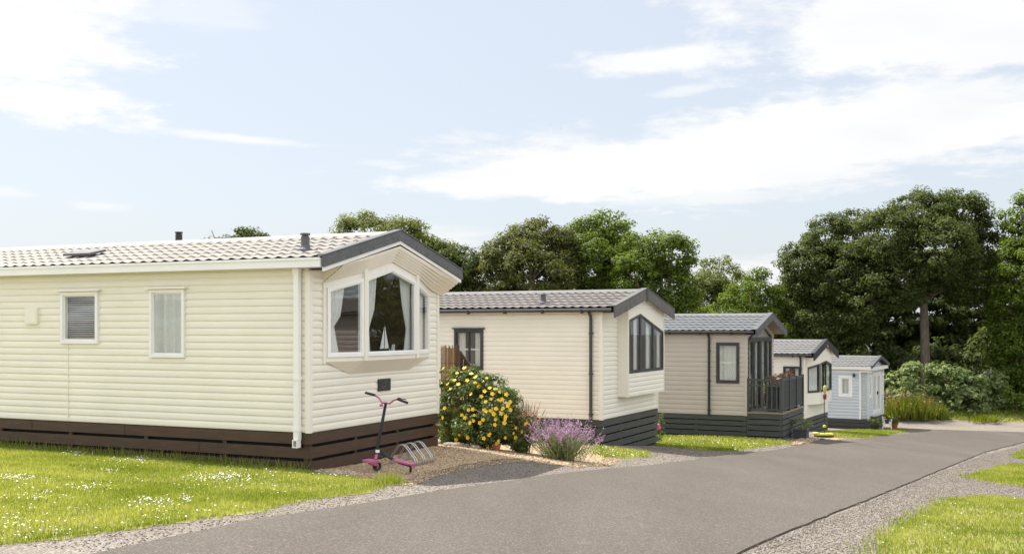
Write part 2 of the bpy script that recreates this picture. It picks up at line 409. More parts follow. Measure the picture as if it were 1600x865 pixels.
left_edge = G((162,865),(400,813),(550,791),(700,766),(850,744),(1000,729),(1100,716.5),(1234,699),(1350,685.5),(1412,678),(1459,671))
right_edge = G((1600,690),(1537,707),(1444,745),(1366,777.5),(1256,821),(1156,865))
road_poly = [(-6.4,-3.0)] + left_edge + [(27.5, 46.6), (42.0, 50.0), (46, 46), (30.0, 42.6)] + right_edge + [(-1.2, 2.6), (-3.6,-3.0)]
def chaikin(P, n=1):
    for _ in range(n):
        Q = []
        for i in range(len(P)):
            a, b = P[i], P[(i+1) % len(P)]
            Q += [(.75*a[0]+.25*b[0], .75*a[1]+.25*b[1]), (.25*a[0]+.75*b[0], .25*a[1]+.75*b[1])]
        P = Q
    return P
road = polygon_sheet('road', road_poly, M['asphalt'], lift=.020, step=.6, skirt=.12, jitter=.014, res=.24)

lawn_left = [(-12,-1)] + G((0,853),(147,834),(260,819),(400,798),(475,780),(550,773),(582,766),(590,758),(556,748),(490,741)) + [(-2.9,14.62),(-14,19.6),(-24,22),(-24,4)]
lawn_right = G((1365,880),(1372,865),(1378,846),(1400,824),(1444,802),(1484,781),(1553,776),(1600,782),(1700,800)) + [(12,11),(9,3),(2.6,4.6)]
lawn_right2 = G((1512,746),(1562,731),(1584,726),(1600,727),(1680,740),(1650,768),(1600,760),(1562,756))
lawn_right3 = G((1586,712),(1605,704),(1660,708),(1650,722),(1600,718))
lawn_c2 = G((930,698),(1004,706),(1012,714),(960,716),(934,712))
lawn_c3 = G((1030,676),(1100,679),(1163,686),(1222,689),(1234,692),(1180,699),(1130,705),(1075,701),(1030,697))
lawn_c5 = G((1288,674),(1340,672),(1385,672),(1420,671),(1395,677),(1362,684),(1300,683))
lawn_far = G((1378,647),(1400,654),(1480,655.3),(1560,657.5),(1612,660)) + [(34,56.5),(19,55.6)]
bed = G((484,738),(550,747),(605,758),(650,742),(700,730),(760,720),(835,716),(875,727),(932,724),(945,712),(925,697),(830,672),(690,670))
bed = [(-2.7,14.5)] + bed[1:]
path_c4 = G((1240,690),(1300,684),(1318,686),(1270,691),(1236,696))
LAWNS = [('lawn', lawn_left), ('lawn', lawn_right), ('lawn', lawn_right2), ('lawn', lawn_right3), ('lawn', lawn_c2), ('lawn', lawn_c3), ('lawn', lawn_c5), ('lawn', lawn_far)]
for nm, p in LAWNS: polygon_sheet(nm, p, M['soil_lawn'], lift=.004, jitter=.10, res=.16)
polygon_sheet('gravel_bed', bed, M['tan_gravel'], lift=.012, jitter=.05, res=.15)
polygon_sheet('gravel_path', path_c4, M['tan_gravel'], lift=.018, jitter=.05, res=.2)
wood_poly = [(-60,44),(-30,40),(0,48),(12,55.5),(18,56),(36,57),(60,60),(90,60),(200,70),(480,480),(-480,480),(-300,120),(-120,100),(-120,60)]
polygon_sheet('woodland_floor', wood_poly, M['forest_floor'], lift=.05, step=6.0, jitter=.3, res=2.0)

# grass blades: short mown lawn, one mass
def blades(P, h0, h1_, w, lean=.5, zl=.012):
    n = len(P); z = H(P[:, 0], P[:, 1]) + zl; B = np.column_stack([P, z])
    a = rng.random(n)*2*np.pi; d = np.column_stack([np.cos(a), np.sin(a), np.zeros(n)])
    hh = h0 + (h1_-h0)*rng.random(n); q = rng.random(n)*2*np.pi
    tip = B + np.column_stack([np.cos(q)*lean*hh*rng.random(n), np.sin(q)*lean*hh*rng.random(n), hh])
    v = np.stack([B - d*w/2, B + d*w/2, tip], 1).reshape(-1, 3)
    return v, np.arange(3*n).reshape(n, 3)
def lawn_mass(polys, name='grass'):
    VV, FF, TT = [], [], []; o = 0
    for poly, dens, hA, hB, w in polys:
        P = scatter(poly, dens)
        worn = vnoise(P, .55, 3)*.6 + vnoise(P, 1.7, 5)*.4
        P = P[rng.random(len(P)) < np.clip(1.35 - worn, .35, 1)]
        E = np.array(list(poly) + [poly[0]])[:, :2]; seg = np.diff(E, axis=0); ln = np.linalg.norm(seg, axis=1)
        m = int(min(ln.sum(), 60)*dens*.11); kk = rng.choice(len(seg), m, p=ln/ln.sum()); tt = rng.random(m)[:, None]
        dd = seg[kk]/ln[kk][:, None]; off = rng.normal(.0, .085, m)*(.4 + 1.3*vnoise(E[kk] + seg[kk]*tt, 2.2, 14))
        P = np.concatenate([P, E[kk] + seg[kk]*tt + np.column_stack([-dd[:, 1], dd[:, 0]])*off[:, None]])
        rdm = inside(P, np.array(road_poly)); P = P[~rdm]
        v, f = blades(P, hA, hB, w)
        big = vnoise(P, .8, 9)*.55 + vnoise(P, 2.6, 2)*.45
        t = np.repeat(np.clip(rng.normal(.42, .24, len(P)) + (big-.5)*1.25, 0, 1), 3)
        VV.append(v); FF.append(f+o); TT.append(t); o += len(v)
    ob = np_mesh(name, np.concatenate(VV), np.concatenate(FF), M['grass'], tint=np.concatenate(TT)); return tag(ob, kind='stuff')
lawn_left_seen = [(-7.2,6.5)] + lawn_left[1:-3] + [(-11.5,18.6),(-9.6,9)]
lawn_right_seen = [p for p in lawn_right if p[1] > 5] + [(6, 6.5)]
lawn_mass([(lawn_left_seen, 3400, .016, .045, .012), (lawn_right, 2400, .016, .045, .012), (lawn_right2, 900, .03, .06, .02), (lawn_right3, 700, .03, .06, .025),
           (lawn_c2, 1000, .03, .07, .02), (lawn_c3, 700, .03, .07, .028), (lawn_c5, 420, .04, .08, .04), (lawn_far, 220, .06, .2, .05)])
# taller unmown fringe along the skirting and around the bed corner
def fringe():
    t = rng.random(1500)**1.0; u = -t*9.0; v = -.02 - rng.random(1500)**2*.22
    c, s = math.cos(R(-24.2)), math.sin(R(-24.2))
    P = np.column_stack([-2.77 + u*c - v*s, 14.5 + u*s + v*c])
    v_, f_ = blades(P, .06, .17, .012, .7)
    e = on_ground(608, 756); Q = np.column_stack([rng.normal(e.x, .09, 300), rng.normal(e.y, .11, 300)])
    v2, f2 = blades(Q, .06, .17, .012, .8)
    V_ = np.concatenate([v_, v2]); F_ = np.concatenate([f_, f2+len(v_)])
    o = np_mesh('long_grass', V_, F_, M['grass'], tint=np.repeat(rng.random(len(F_))*.5, 3)); tag(o, kind='stuff')
fringe()
# daisies in drifts over the lawns
def daisies():
    VV, FF = [], []; o = 0
    def put(P, r0, r1):
        nonlocal o
        n = len(P); z = H(P[:, 0], P[:, 1]) + .030 + rng.random(n)*.022
        r = r0 + (r1-r0)*rng.random(n); tx = rng.normal(0, .25, (n, 2))
        k = 6; a = np.arange(k)*2*np.pi/k
        v = np.zeros((n, k, 3))
        v[:, :, 0] = P[:, :1] + r[:, None]*np.cos(a); v[:, :, 1] = P[:, 1:2] + r[:, None]*np.sin(a)
        v[:, :, 2] = z[:, None] + r[:, None]*(np.cos(a)*tx[:, :1] + np.sin(a)*tx[:, 1:2])
        VV.append(v.reshape(-1, 3)); FF.append(np.arange(n*k).reshape(n, k) + o); o += n*k
    P = scatter(lawn_left_seen, 60); d = vnoise(P, .75, 21)*.6 + vnoise(P, 2.3, 22)*.4
    put(P[rng.random(len(P)) < np.clip((d-.52)*4.5, .05, 1)], .0045, .009)
    for px, py, rx, ry, n in [(25,750,28,5,150),(120,710,24,4,110),(215,717,24,5,130),(345,748,50,6,260),(240,788,40,7,110),(290,785,10,4,40),(530,742,45,4,200),(175,738,16,3,40),(60,776,50,10,90),(140,766,30,6,70),(365,728,14,4,45),(420,744,60,8,70),(30,820,40,12,60)]:
        Q = np.array([on_ground(random.gauss(px, rx*.55), random.gauss(py, ry*.6))[:2] for _ in range(n)]); put(Q, .005, .0105)
    P = scatter(lawn_right, 26); put(P[rng.random(len(P)) < vnoise(P, .8, 4)], .005, .009)
    for poly, dn in ((lawn_c2, 60), (lawn_c3, 22), (lawn_c5, 8)):
        P = scatter(poly, dn); put(P, .010, .017)
    ob = np_mesh('daisies', np.concatenate(VV), np.concatenate(FF), M['daisy']); tag(ob, kind='stuff')
daisies()
# loose stones
def stones(name, spots, m):
    base = np.array([(-1,-1,-1),(1,-1,-1),(1,1,-1),(-1,1,-1),(-1,-1,1),(1,-1,1),(1,1,1),(-1,1,1)], float)*.58
    fc = np.array([(0,3,2,1),(4,5,6,7),(0,1,5,4),(1,2,6,5),(2,3,7,6),(3,0,4,7)])
    VV, FF, TT = [], [], []; o = 0
    for P, r0, r1, zl in spots:
        n = len(P); r = r0 + (r1-r0)*rng.random(n)**2
        v = base[None]*(1 + rng.normal(0, .28, (n, 8, 3)))*r[:, None, None]*np.array([1, .8, .6])
        a = rng.random(n)*6.28; c, s = np.cos(a)[:, None], np.sin(a)[:, None]
        x = v[:, :, 0]*c - v[:, :, 1]*s; y = v[:, :, 0]*s + v[:, :, 1]*c
        V_ = np.stack([x + P[:, :1], y + P[:, 1:2], v[:, :, 2] + (H(P[:, 0], P[:, 1]) + zl)[:, None] + r[:, None]*.2], -1)
        VV.append(V_.reshape(-1, 3)); FF.append((fc[None] + (np.arange(n)*8)[:, None, None]).reshape(-1, 4) + o); o += n*8
        TT.append(np.repeat(rng.random(n), 8))
    ob = np_mesh(name, np.concatenate(VV), np.concatenate(FF), m, tint=np.concatenate(TT)); return tag(ob, kind='stuff')
road_np = np.array(road_poly)
def near_strip(edge, w0, w1, n, sd=None):
    E = np.array(edge); seg = np.diff(E, axis=0); ln = np.linalg.norm(seg, axis=1); k = rng.choice(len(seg), n, p=ln/ln.sum()); t = rng.random(n)
    d = seg[k]/ln[k][:, None]; nrm = np.column_stack([-d[:, 1], d[:, 0]])
    return E[k] + seg[k]*t[:, None] + nrm*(w0 + (w1-w0)*rng.random(n))[:, None]
left_strip = near_strip(left_edge, -.12, 1.9, 64000)
allp = [l for _, l in LAWNS] + [bed]
keep = np.ones(len(left_strip), bool)
for l in allp: keep &= ~inside(left_strip, np.array(l))
left_strip = left_strip[keep]
rp = scatter(G((1150,868),(1256,824),(1366,781),(1444,748),(1537,711),(1600,694),(1660,745),(1700,860),(1400,880)) , 1500)
keep = ~inside(rp, road_np)
for l in (lawn_right, lawn_right2, lawn_right3): keep &= ~inside(rp, np.array(l))
rp = rp[keep]
stray = near_strip(right_edge, -.02, .16, 4200); stray = stray[rng.random(len(stray)) < np.clip(vnoise(stray, 1.3, 31)*2.2-.45, .05, 1)]
stones('grey_stones', [(left_strip, .004, .014, 0), (rp, .005, .014, 0), (stray, .004, .014, .004)], M['stone_grey'])
stones('golden_stones', [(scatter(bed, 2400), .008, .022, .008), (np.concatenate([near_strip(bed[2:11], -.30, .12, 5200)]), .007, .020, .006), (scatter(path_c4, 300), .015, .03, .02)], M['stone_tan'])

# ------------------------------------------------------------------ caravans
def wall_grid(mb, origin, e, n, length, zlo, ztop, holes, pitch, lip, lofn=None, hifn=None, flat_from=None):
    """boarded wall in the plane (e, z) with outward normal n; boards are real steps.  ztop may exceed the eave: lofn/hifn clip the gable"""
    O = Vector(origin); e = Vector(e); n = Vector(n)
    prof = [(0, lip*.55), (.10, lip*.88), (.26, lip), (.60, lip*.90), (.78, lip*.52), (.90, lip*.12), (1.0, 0.0)]
    segs = []
    zt = ztop
    k = 0
    while zlo + k*pitch < zt - 1e-6:
        z0 = zlo + k*pitch
        if flat_from is not None and z0 >= flat_from - 1e-6:
            segs.append((z0, zt, 0.004, 0.004)); break
        for (a, oa), (b, ob) in zip(prof[:-1], prof[1:]):
            za, zb = z0 + a*pitch, min(z0 + b*pitch, zt)
            if za >= zt: break
            segs.append((za, zb, oa, ob))
        if z0 + pitch < zt: segs.append((z0 + pitch, z0 + pitch, 0.0, lip*.55))
        k += 1
    hz = sorted({h[2] for h in holes} | {h[3] for h in holes})
    fine = []
    for za, zb, oa, ob in segs:
        cuts = [z for z in hz if za < z < zb]; q = [za] + cuts + [zb]
        for a, b in zip(q[:-1], q[1:]):
            fa = 0 if zb == za else (a-za)/(zb-za); fb = 1 if zb == za else (b-za)/(zb-za)
            fine.append((a, b, oa + (ob-oa)*fa, oa + (ob-oa)*fb))
    xl = sorted({0.0, float(length)} | {h[0] for h in holes} | {h[1] for h in holes})
    for za, zb, oa, ob in fine:
        zm = (za+zb)/2
        for x0, x1 in zip(xl[:-1], xl[1:]):
            xm = (x0+x1)/2
            if any(h[0] < xm < h[1] and h[2] < zm < h[3] for h in holes): continue
            def cl(x, z):
                lo = lofn(z) if lofn else -1e9; hi = hifn(z) if hifn else 1e9
                return min(max(x, lo), hi) if lo < hi else (lo+hi)/2
            a0, a1, b0, b1 = cl(x0, za), cl(x1, za), cl(x0, zb), cl(x1, zb)
            if a1-a0 < 1e-4 and b1-b0 < 1e-4: continue
            P = lambda x, z, o: O + e*x + n*o + Vector((0, 0, z))
            mb.quad(P(a0, za, oa), P(a1, za, oa), P(b1, zb, ob), P(b0, zb, ob))
def inset(poly, w):
    n = len(poly); out = []
    for i in range(n):
        p0, p1, p2 = (Vector(poly[(i+k) % n]) for k in (-1, 0, 1))
        d1 = (p1-p0).normalized(); d2 = (p2-p1).normalized()
        n1 = Vector((-d1.y, d1.x)); n2 = Vector((-d2.y, d2.x))
        b = (n1+n2); out.append(p1 + b*(w/max(.2, b.dot(n1))))
    return out
def ring(mb, O, e, n, outer, inner, front, back):
    up = Vector((0,0,1)); k = len(outer)
    P = lambda q, o: O + e*q[0] + up*q[1] + n*o
    vs = [P(q, front) for q in outer] + [P(q, front) for q in inner] + [P(q, back) for q in outer] + [P(q, back) for q in inner]
    fs = []
    for i in range(k):
        j = (i+1) % k
        fs += [(i, j, k+j, k+i), (2*k+i, 3*k+i, 3*k+j, 2*k+j), (i, 2*k+i, 2*k+j, j), (k+i, k+j, 3*k+j, 3*k+i)]
    mb.add(vs, fs)
def curtain_sheet(mb, O, e, n, pts_l, pts_r, o, amp=.02, waves=7, ns=48):
    """gathered curtain between two edge polylines [(s,z)...] from top to bottom"""
    up = Vector((0,0,1)); rows = len(pts_l); base = len(mb.v)
    for (sl, zl), (sr, zr) in zip(pts_l, pts_r):
        for k in range(ns+1):
            t = k/ns; w = amp*math.sin(t*waves*2*math.pi) + amp*.4*math.sin(t*waves*4.7+1)
            mb.v.append(tuple(O + e*(sl+(sr-sl)*t) + up*(zl+(zr-zl)*t) + n*(o+w)))
    for r in range(rows-1):
        for k in range(ns):
            a = base + r*(ns+1) + k; mb.f.append((a, a+1, a+ns+2, a+ns+1))
def window(parent, O, e, n, poly, fw=.05, proud=.03, frame='white', fill='net', name='window', mull=(), label=None, bar=False):
    """window frame in the plane (e,z) at O, with its pane and what hangs behind it"""
    O = Vector(O); e = Vector(e).normalized(); n = Vector(n).normalized()
    a = sum(poly[i][0]*poly[(i+1) % len(poly)][1] - poly[(i+1) % len(poly)][0]*poly[i][1] for i in range(len(poly)))
    if a < 0: poly = poly[::-1]
    mb = MB(); inn = inset(poly, fw); ring(mb, O, e, n, poly, inn, proud, -.05)
    # slimmer inner sash set back from the outer frame
    inn2 = inset(inn, fw*.45); ring(mb, O, e, n, [Vector(q)*1 for q in inn], inn2, proud*.45, -.04)
    up = Vector((0,0,1))
    for s, z0, z1, w in mull:
        mb.prism([O + e*(s-w/2) + up*z0 + n*(-.04), O + e*(s+w/2) + up*z0 + n*(-.04), O + e*(s+w/2) + up*z0 + n*proud*.8, O + e*(s-w/2) + up*z0 + n*proud*.8], up*(z1-z0))
    w_ = mb.build(name, M[frame], parent)
    if label: w_['label'] = label
    g = MB(); g.add([O + e*q[0] + up*q[1] + n*.002 for q in inset(inn, -.004)], [tuple(range(len(inn)))]); g.build('pane', M['glass'], w_)
    s0 = min(q[0] for q in inn); s1 = max(q[0] for q in inn); z0 = min(q[1] for q in inn); z1 = max(q[1] for q in inn)
    if fill in ('net', 'curtain', 'pair'):
        c = MB()
        if fill == 'pair':
            for a, b in ((s0-.02, s0+(s1-s0)*.30), (s1-(s1-s0)*.30, s1+.02)):
                curtain_sheet(c, O, e, n, [(a, z1+.03), (a, z0-.03)], [(b, z1+.03), (b, z0-.03)], -.07, .016, 4, 24)
        else:
            curtain_sheet(c, O, e, n, [(s0-.02, z1+.03), (s0-.02, z0-.03)], [(s1+.02, z1+.03), (s1+.02, z0-.03)], -.075, .026, max(3, (s1-s0)*7), 60)
        c.build('curtain', M['net' if fill == 'net' else 'curtain'], w_, smooth=True)
        if bar:
            b = MB(); zz = z0 + (z1-z0)*.48
            b.prism([O + e*s0 + up*zz - n*.06, O + e*s1 + up*zz - n*.06, O + e*s1 + up*zz - n*.07, O + e*s0 + up*zz - n*.07], up*.035); b.build('curtain_rail', M['white'], w_)
    if fill == 'blind':
        c = MB(); z = z0
        while z < z1:
            c.prism([O + e*(s0-.01) + up*z - n*.06, O + e*(s1+.01) + up*z - n*.06, O + e*(s1+.01) + up*(z+.012) - n*.085, O + e*(s0-.01) + up*(z+.012) - n*.085], up*.003)
            z += .034
        c.build('blind', M['blind'], w_)
    return w_
def roof_sheet(mb, u0, u1, v_e, z_e, v_r, z_r, wave=.20, course=.34, ah=.022, st=.019, n=8):
    L = math.hypot(v_r-v_e, z_r-z_e); tv, tz = (v_r-v_e)/L, (z_r-z_e)/L; nv, nz = (-tz, tv) if tv > 0 else (tz, -tv)
    ss = []
    nc = int(math.ceil(L/course))
    for c in range(nc):
        a, b = c*course, min((c+1)*course, L)
        ss += [(a, st*1.0), (a+.012, st*1.05), ((a+b)/2, st*.5), (b-.001, 0.0)]
    us = np.linspace(u0, u1, max(2, int((u1-u0)/wave*n))); base = len(mb.v)
    wv = ah*(np.cos(2*np.pi*us/wave)*.5+.5)**1.6
    for s, h in ss:
        for u, w in zip(us, wv):
            hh = h + w; mb.v.append((u, v_e + tv*s + nv*hh, z_e + tz*s + nz*hh))
    m = len(us)
    for r in range(len(ss)-1):
        for k in range(m-1):
            a = base + r*m + k; mb.f.append((a, a+1, a+m+1, a+m))
def caravan(idx, corner, ang, zb_world, gz, W, L, eave, ridge, P, label, over=.34):
    """root on the ground at the near front corner; +x runs out of the gable end, +y along the gable end, z up. zb = skirting height"""
    zb = zb_world - gz
    root = empty('static_caravan', (corner[0], corner[1], gz), R(-ang), label, 'static caravan', 'static caravans along the lane')
    S = M[P['siding']]; T = M[P.get('trim', 'cream_trim')]; pitch, lip = P.get('pitch', .102), P.get('lip', .0135)
    ve, vr = -.14, W/2; ze, zr = zb+eave+.13, zb+ridge-.02
    slope = (zr-ze)/(vr-ve)
    zroof = lambda v: ze + slope*((v if v <= W/2 else W-v) - ve)
    uf = P.get('front_u', 0.0)
    # near side wall
    mb = MB(); holes = [(h[0]+L, h[1]+L, zb+h[2], zb+h[3]) for h in P['side_holes']]
    Lw = L + P.get('side_end', 0.0)
    wall_grid(mb, (-L, 0, 0), (1,0,0), (0,-1,0), Lw, zb, zb+eave+.12, holes, pitch, lip, flat_from=P.get('flat'))
    for s in P.get('seams', ()): mb.box(s-.003, s+.003, -.0215, .0, zb+.01, zb+P['seam_top'])
    mb.build('side_wall', S, root)
    # far side, rear and inside lining
    mb = MB(); mb.box(-L, uf, W-.03, W, zb, zb+eave+.1); mb.box(-L-.03, -L, 0, W, zb, zb+eave+.3); mb.build('rear_wall', S, root)
    mb = MB(); mb.box(-L+.02, uf-.02, .14, W-.05, zb-.04, zb); mb.box(-P.get('room', 3.6)-.03, -P.get('room', 3.6), .14, W-.06, zb+.01, zb+eave+.1); mb.box(-L+.02, uf-.02, .14, W-.05, zb+eave+.06, zb+eave+.1)
    mb.box(-P.get('room', 3.6)+.1, uf-.1, W-.10, W-.06, zb+.01, zb+eave+.05)
    mb.build('interior', M['inside'], root)
    # gable end wall
    mb = MB(); fh = [(h[0], h[1], zb+h[2], zb+h[3]) for h in P.get('front_holes', [])]
    topz = lambda z: (z - (ze - .10) - slope*(0-ve))/slope
    wall_grid(mb, (uf, 0, 0), (0,1,0), (1,0,0), W, zb, zr-.13, fh, pitch, lip, lambda z: max(0, topz(z)), lambda z: min(W, W-topz(z)))
    mb.build('front_wall', S, root)
    # corner trims
    if not P.get('no_corner'): mb = MB(); mb.box(-.045, .026, -.026, .05, zb-.005, zb+eave+.1); mb.build('corner_trim', T, root)
    if uf == 0: mb = MB(); mb.box(-.04, .024, W-.05, W+.02, zb-.005, zb+eave-.02); mb.build('corner_trim', T, root)
    # roof
    mb = MB(); rs = P.get('roof_res', 8)
    roof_sheet(mb, -L-.1, over, ve, ze, vr, zr, n=rs); roof_sheet(mb, -L-.1, over, W-ve, ze, vr, zr, n=4)
    roof = mb.build('roof', M[P['tile']], root)
    cap = MB(); cap.prism([(-L-.1, vr-.13, zr-.005), (-L-.1, vr, zr+.055), (-L-.1, vr+.13, zr-.005)], (L+.1+over, 0, 0)); cap.build('ridge_cap', M[P.get('cap', P['tile'])], roof)
    # gutter
    mb = MB(); gt = M[P['gutter']]
    if P.get('box_gutter'):
        x1 = over-.02
        mb.box(-L-.1, x1, ve-.07, ve+.06, ze-.125, ze-.002); mb.box(-L-.1, x1, ve-.082, ve-.07, ze-.03, ze+.004); mb.box(-L-.1, x1, ve+.06, 0, ze-.13, ze-.10)
    else:
        mb.tube([(-L-.1, ve-.035, ze-.055), (over-.05, ve-.035, ze-.045)], .036, 8); mb.box(-L-.1, over-.06, ve+.01, -.005, ze-.09, ze-.02)
        for k in range(int(L/.9)): mb.box(-.4-k*.9, -.36-k*.9, ve-.09, ve+.02, ze-.115, ze-.03)
    mb.build('gutter', gt, root)
    # bargeboards
    bh, fd = P.get('barge_h', .15), P.get('fascia', .05)
    B = MB(); Fm = MB()
    for sgn in (0, 1):
        f = lambda v: v if sgn == 0 else W-v
        a = (over, f(ve-.05), ze+.035 - slope*.05); b = (over, f(vr), zr+.055)
        pts = [a, b, (b[0], b[1], b[2]-bh), (a[0], a[1], a[2]-bh)]
        B.prism(pts, (.035, 0, 0))
        # top flange over the roof edge
        B.prism([(over-.09, a[1], a[2]+.005), (over+.045, a[1], a[2]+.005), (over+.045, b[1], b[2]+.005), (over-.09, b[1], b[2]+.005)], (0, 0, .018))
        if fd:
            Fm.prism([(over-.01, a[1]+(.02 if sgn == 0 else -.02), a[2]-bh), (over-.01, b[1], b[2]-bh), (over-.01, b[1], b[2]-bh-fd), (over-.01, a[1]+(.02 if sgn == 0 else -.02), a[2]-bh-fd)], (.03, 0, 0))
        B.prism([(over+.034, a[1], a[2]-bh*.55), (over+.034, b[1], b[2]-bh*.55), (over+.034, b[1], b[2]-bh), (over+.034, a[1], a[2]-bh)], (.010, 0, 0))
        for t in np.linspace(.1, .95, 6):
            q = Vector(a).lerp(Vector(b), float(t)); B.box(over+.034, over+.052, q.y-.011, q.y+.011, q.z-bh*.82, q.z-bh*.70)
    B.build('bargeboard', M[P['barge']], root)
    if fd: Fm.build('fascia', M[P.get('fascia_mat', 'white')], root)
    # skirting boards round the base
    bd, gap = P.get('board', .145), P.get('gap', .028); sk = MB(); dk = MB()
    zt = zb - .012; k = 0
    depth = zb + P.get('drop', .45)
    while k*(bd+gap) < depth:
        z1 = zt - k*(bd+gap); z0 = z1 - bd; j = 0
        x = .012
        while x > -L:
            xe = max(-L, x - (1.9 if (k % 2 or x < 0) else 3.3))
            wob = random.uniform(-.004, .004)
            sk.box(xe+.003, x-.003 if x < 0 else x, -.012+wob, .010+wob, z0, z1); x = xe
        sk.box(-.010, .014, .0125, W-.01, z0, z1); sk.box(-L, .0, W-.02, W, z0, z1)
        k += 1
    for x in (-.06, -1.45, -2.9, -4.4, -5.9, -7.4, -8.9): sk.box(max(x, -L)-.035, max(x, -L)+.035, .012, .06, zb-depth, zt-.01)
    for y in (.06, 1.2, 2.4, W-.1): sk.box(-.07, -.012, y-.035, y+.035, zb-depth, zt-.01)
    sk.build('skirting', M[P['skirt']], root)
    dk.box(-L+.05, -.09, .08, W-.08, zb-depth, zb-.03); dk.build('underfloor', M['dark_inside'], root)
    # downpipe
    if 'pipe' in P:
        x = P['pipe']; m2 = MB()
        if P.get('box_gutter'):
            m2.box(x-.05, x+.05, -.115, -.035, zb+eave-.07, zb+eave+.03)
            m2.prism([(x-.075, -.13, zb+eave+.02), (x+.075, -.13, zb+eave+.02), (x+.075, -.03, zb+eave+.02), (x-.075, -.03, zb+eave+.02)], (0, 0, .03))
            m2.box(x-.04, x+.04, -.105, -.03, zb-.10, zb+eave-.06)
            for z in (zb+.02, zb+.72): m2.box(x-.047, x+.047, -.112, -.014, z, z+.05)
            ring(m2, Vector((x, -.11, 0)), Vector((1,0,0)), Vector((0,-1,0)), [Vector((-.04, zb-.20)), Vector((.04, zb-.20)), Vector((.04, zb-.09)), Vector((-.04, zb-.09))],
                 [Vector((-.027, zb-.187)), Vector((.027, zb-.187)), Vector((.027, zb-.105)), Vector((-.027, zb-.105))], .02, -.07)
        else:
            m2.tube([(x, ve-.03, ze-.08), (x, -.06, ze-.2), (x, -.06, zb-.02)], .036, 8)
            for z in (zb+.1, zb+.95, zb+1.8): m2.box(x-.045, x+.045, -.07, -.012, z, z+.03)
        m2.build('downpipe', gt, root)
    return root, zb, zroof, slope
def rect(s0, s1, z0, z1): return [Vector((s0, z0)), Vector((s1, z0)), Vector((s1, z1)), Vector((s0, z1))]
def flue(root, u, v, z, r=.065, h=.22, m='flue', cowl=True):
    mb = MB(); mb.lathe([(r*1.9, -.06), (r*1.8, .015), (r*1.25, .03), (r*1.05, .07), (r*1.05, h*.82), (r*.8, h*.84), (r*.8, h*.88), (r*1.2, h*.89), (r*1.2, h), (r*.5, h*1.02)], (u, v, z), 14)
    return mb.build('flue', M[m], root, smooth=False)

# --- first caravan: cream with brown skirting and wide bay window
root, zb, zroof, sl = caravan(1, (-2.77, 14.5), 24.2, -1.43, -1.965, 3.7, 11.2, 2.24, 2.86,
    dict(siding='cream', side_holes=[(-4.50,-3.83,1.25,1.94), (-2.74,-2.18,1.05,1.95)], seams=(-4.42,), seam_top=1.2, flat=None,
         front_holes=[(.42, 3.28, 1.0, 2.36)], tile='tile_cream', roof_res=9, gutter='white', box_gutter=True, barge='barge', barge_h=.15, fascia=.055, fascia_mat='white',
         skirt='wood_dark', board=.148, gap=.045, pipe=-.145, drop=.25, room=4.6),
    'large cream caravan nearest the road, brown board skirting and white bay window')
C1 = root
X, Y_, N_ = Vector((1,0,0)), Vector((0,1,0)), Vector((0,-1,0))
w = window(root, (0,0,0), X, N_, rect(-4.56,-3.80, zb+1.19, zb+1.98), .05, .045, 'white', 'blind', label='small square window with venetian blind')
mb = MB(); mb.box(-4.62,-3.74,-.085,.0, zb+1.985, zb+2.012); mb.build('hood', M['cream_trim'], w)
w = window(root, (0,0,0), X, N_, rect(-2.79,-2.14, zb+1.0, zb+1.99), .045, .045, 'white', 'net', label='tall narrow window with net curtain')
mb = MB(); mb.box(-2.85,-2.09,-.085,.0, zb+1.995, zb+2.022); mb.build('hood', M['cream_trim'], w)
mb = MB(); mb.box(-5.30,-5.04,-.055,.0, zb+1.49, zb+1.74); mb.box(-5.27,-5.07,-.06,-.055, zb+1.52, zb+1.71); mb.build('vent_cover', M['cream_trim'], root)
flue(root, -.38, .45, zroof(.45)+.02, .06, .24)
flue(root, -4.0, 1.95, zroof(1.95)+.03, .055, .20, 'black')
mb = MB(); zz = zroof(.62)+.05; mb.prism([(-5.08,.50,zz-.02),(-4.52,.50,zz-.02),(-4.52,.85,zz+.06),(-5.08,.85,zz+.06)], (0,-.01,.035)); mb.box(-4.95,-4.65,.55,.80,zz-.08,zz+.02); mb.build('roof_vent', M['flue'], root)
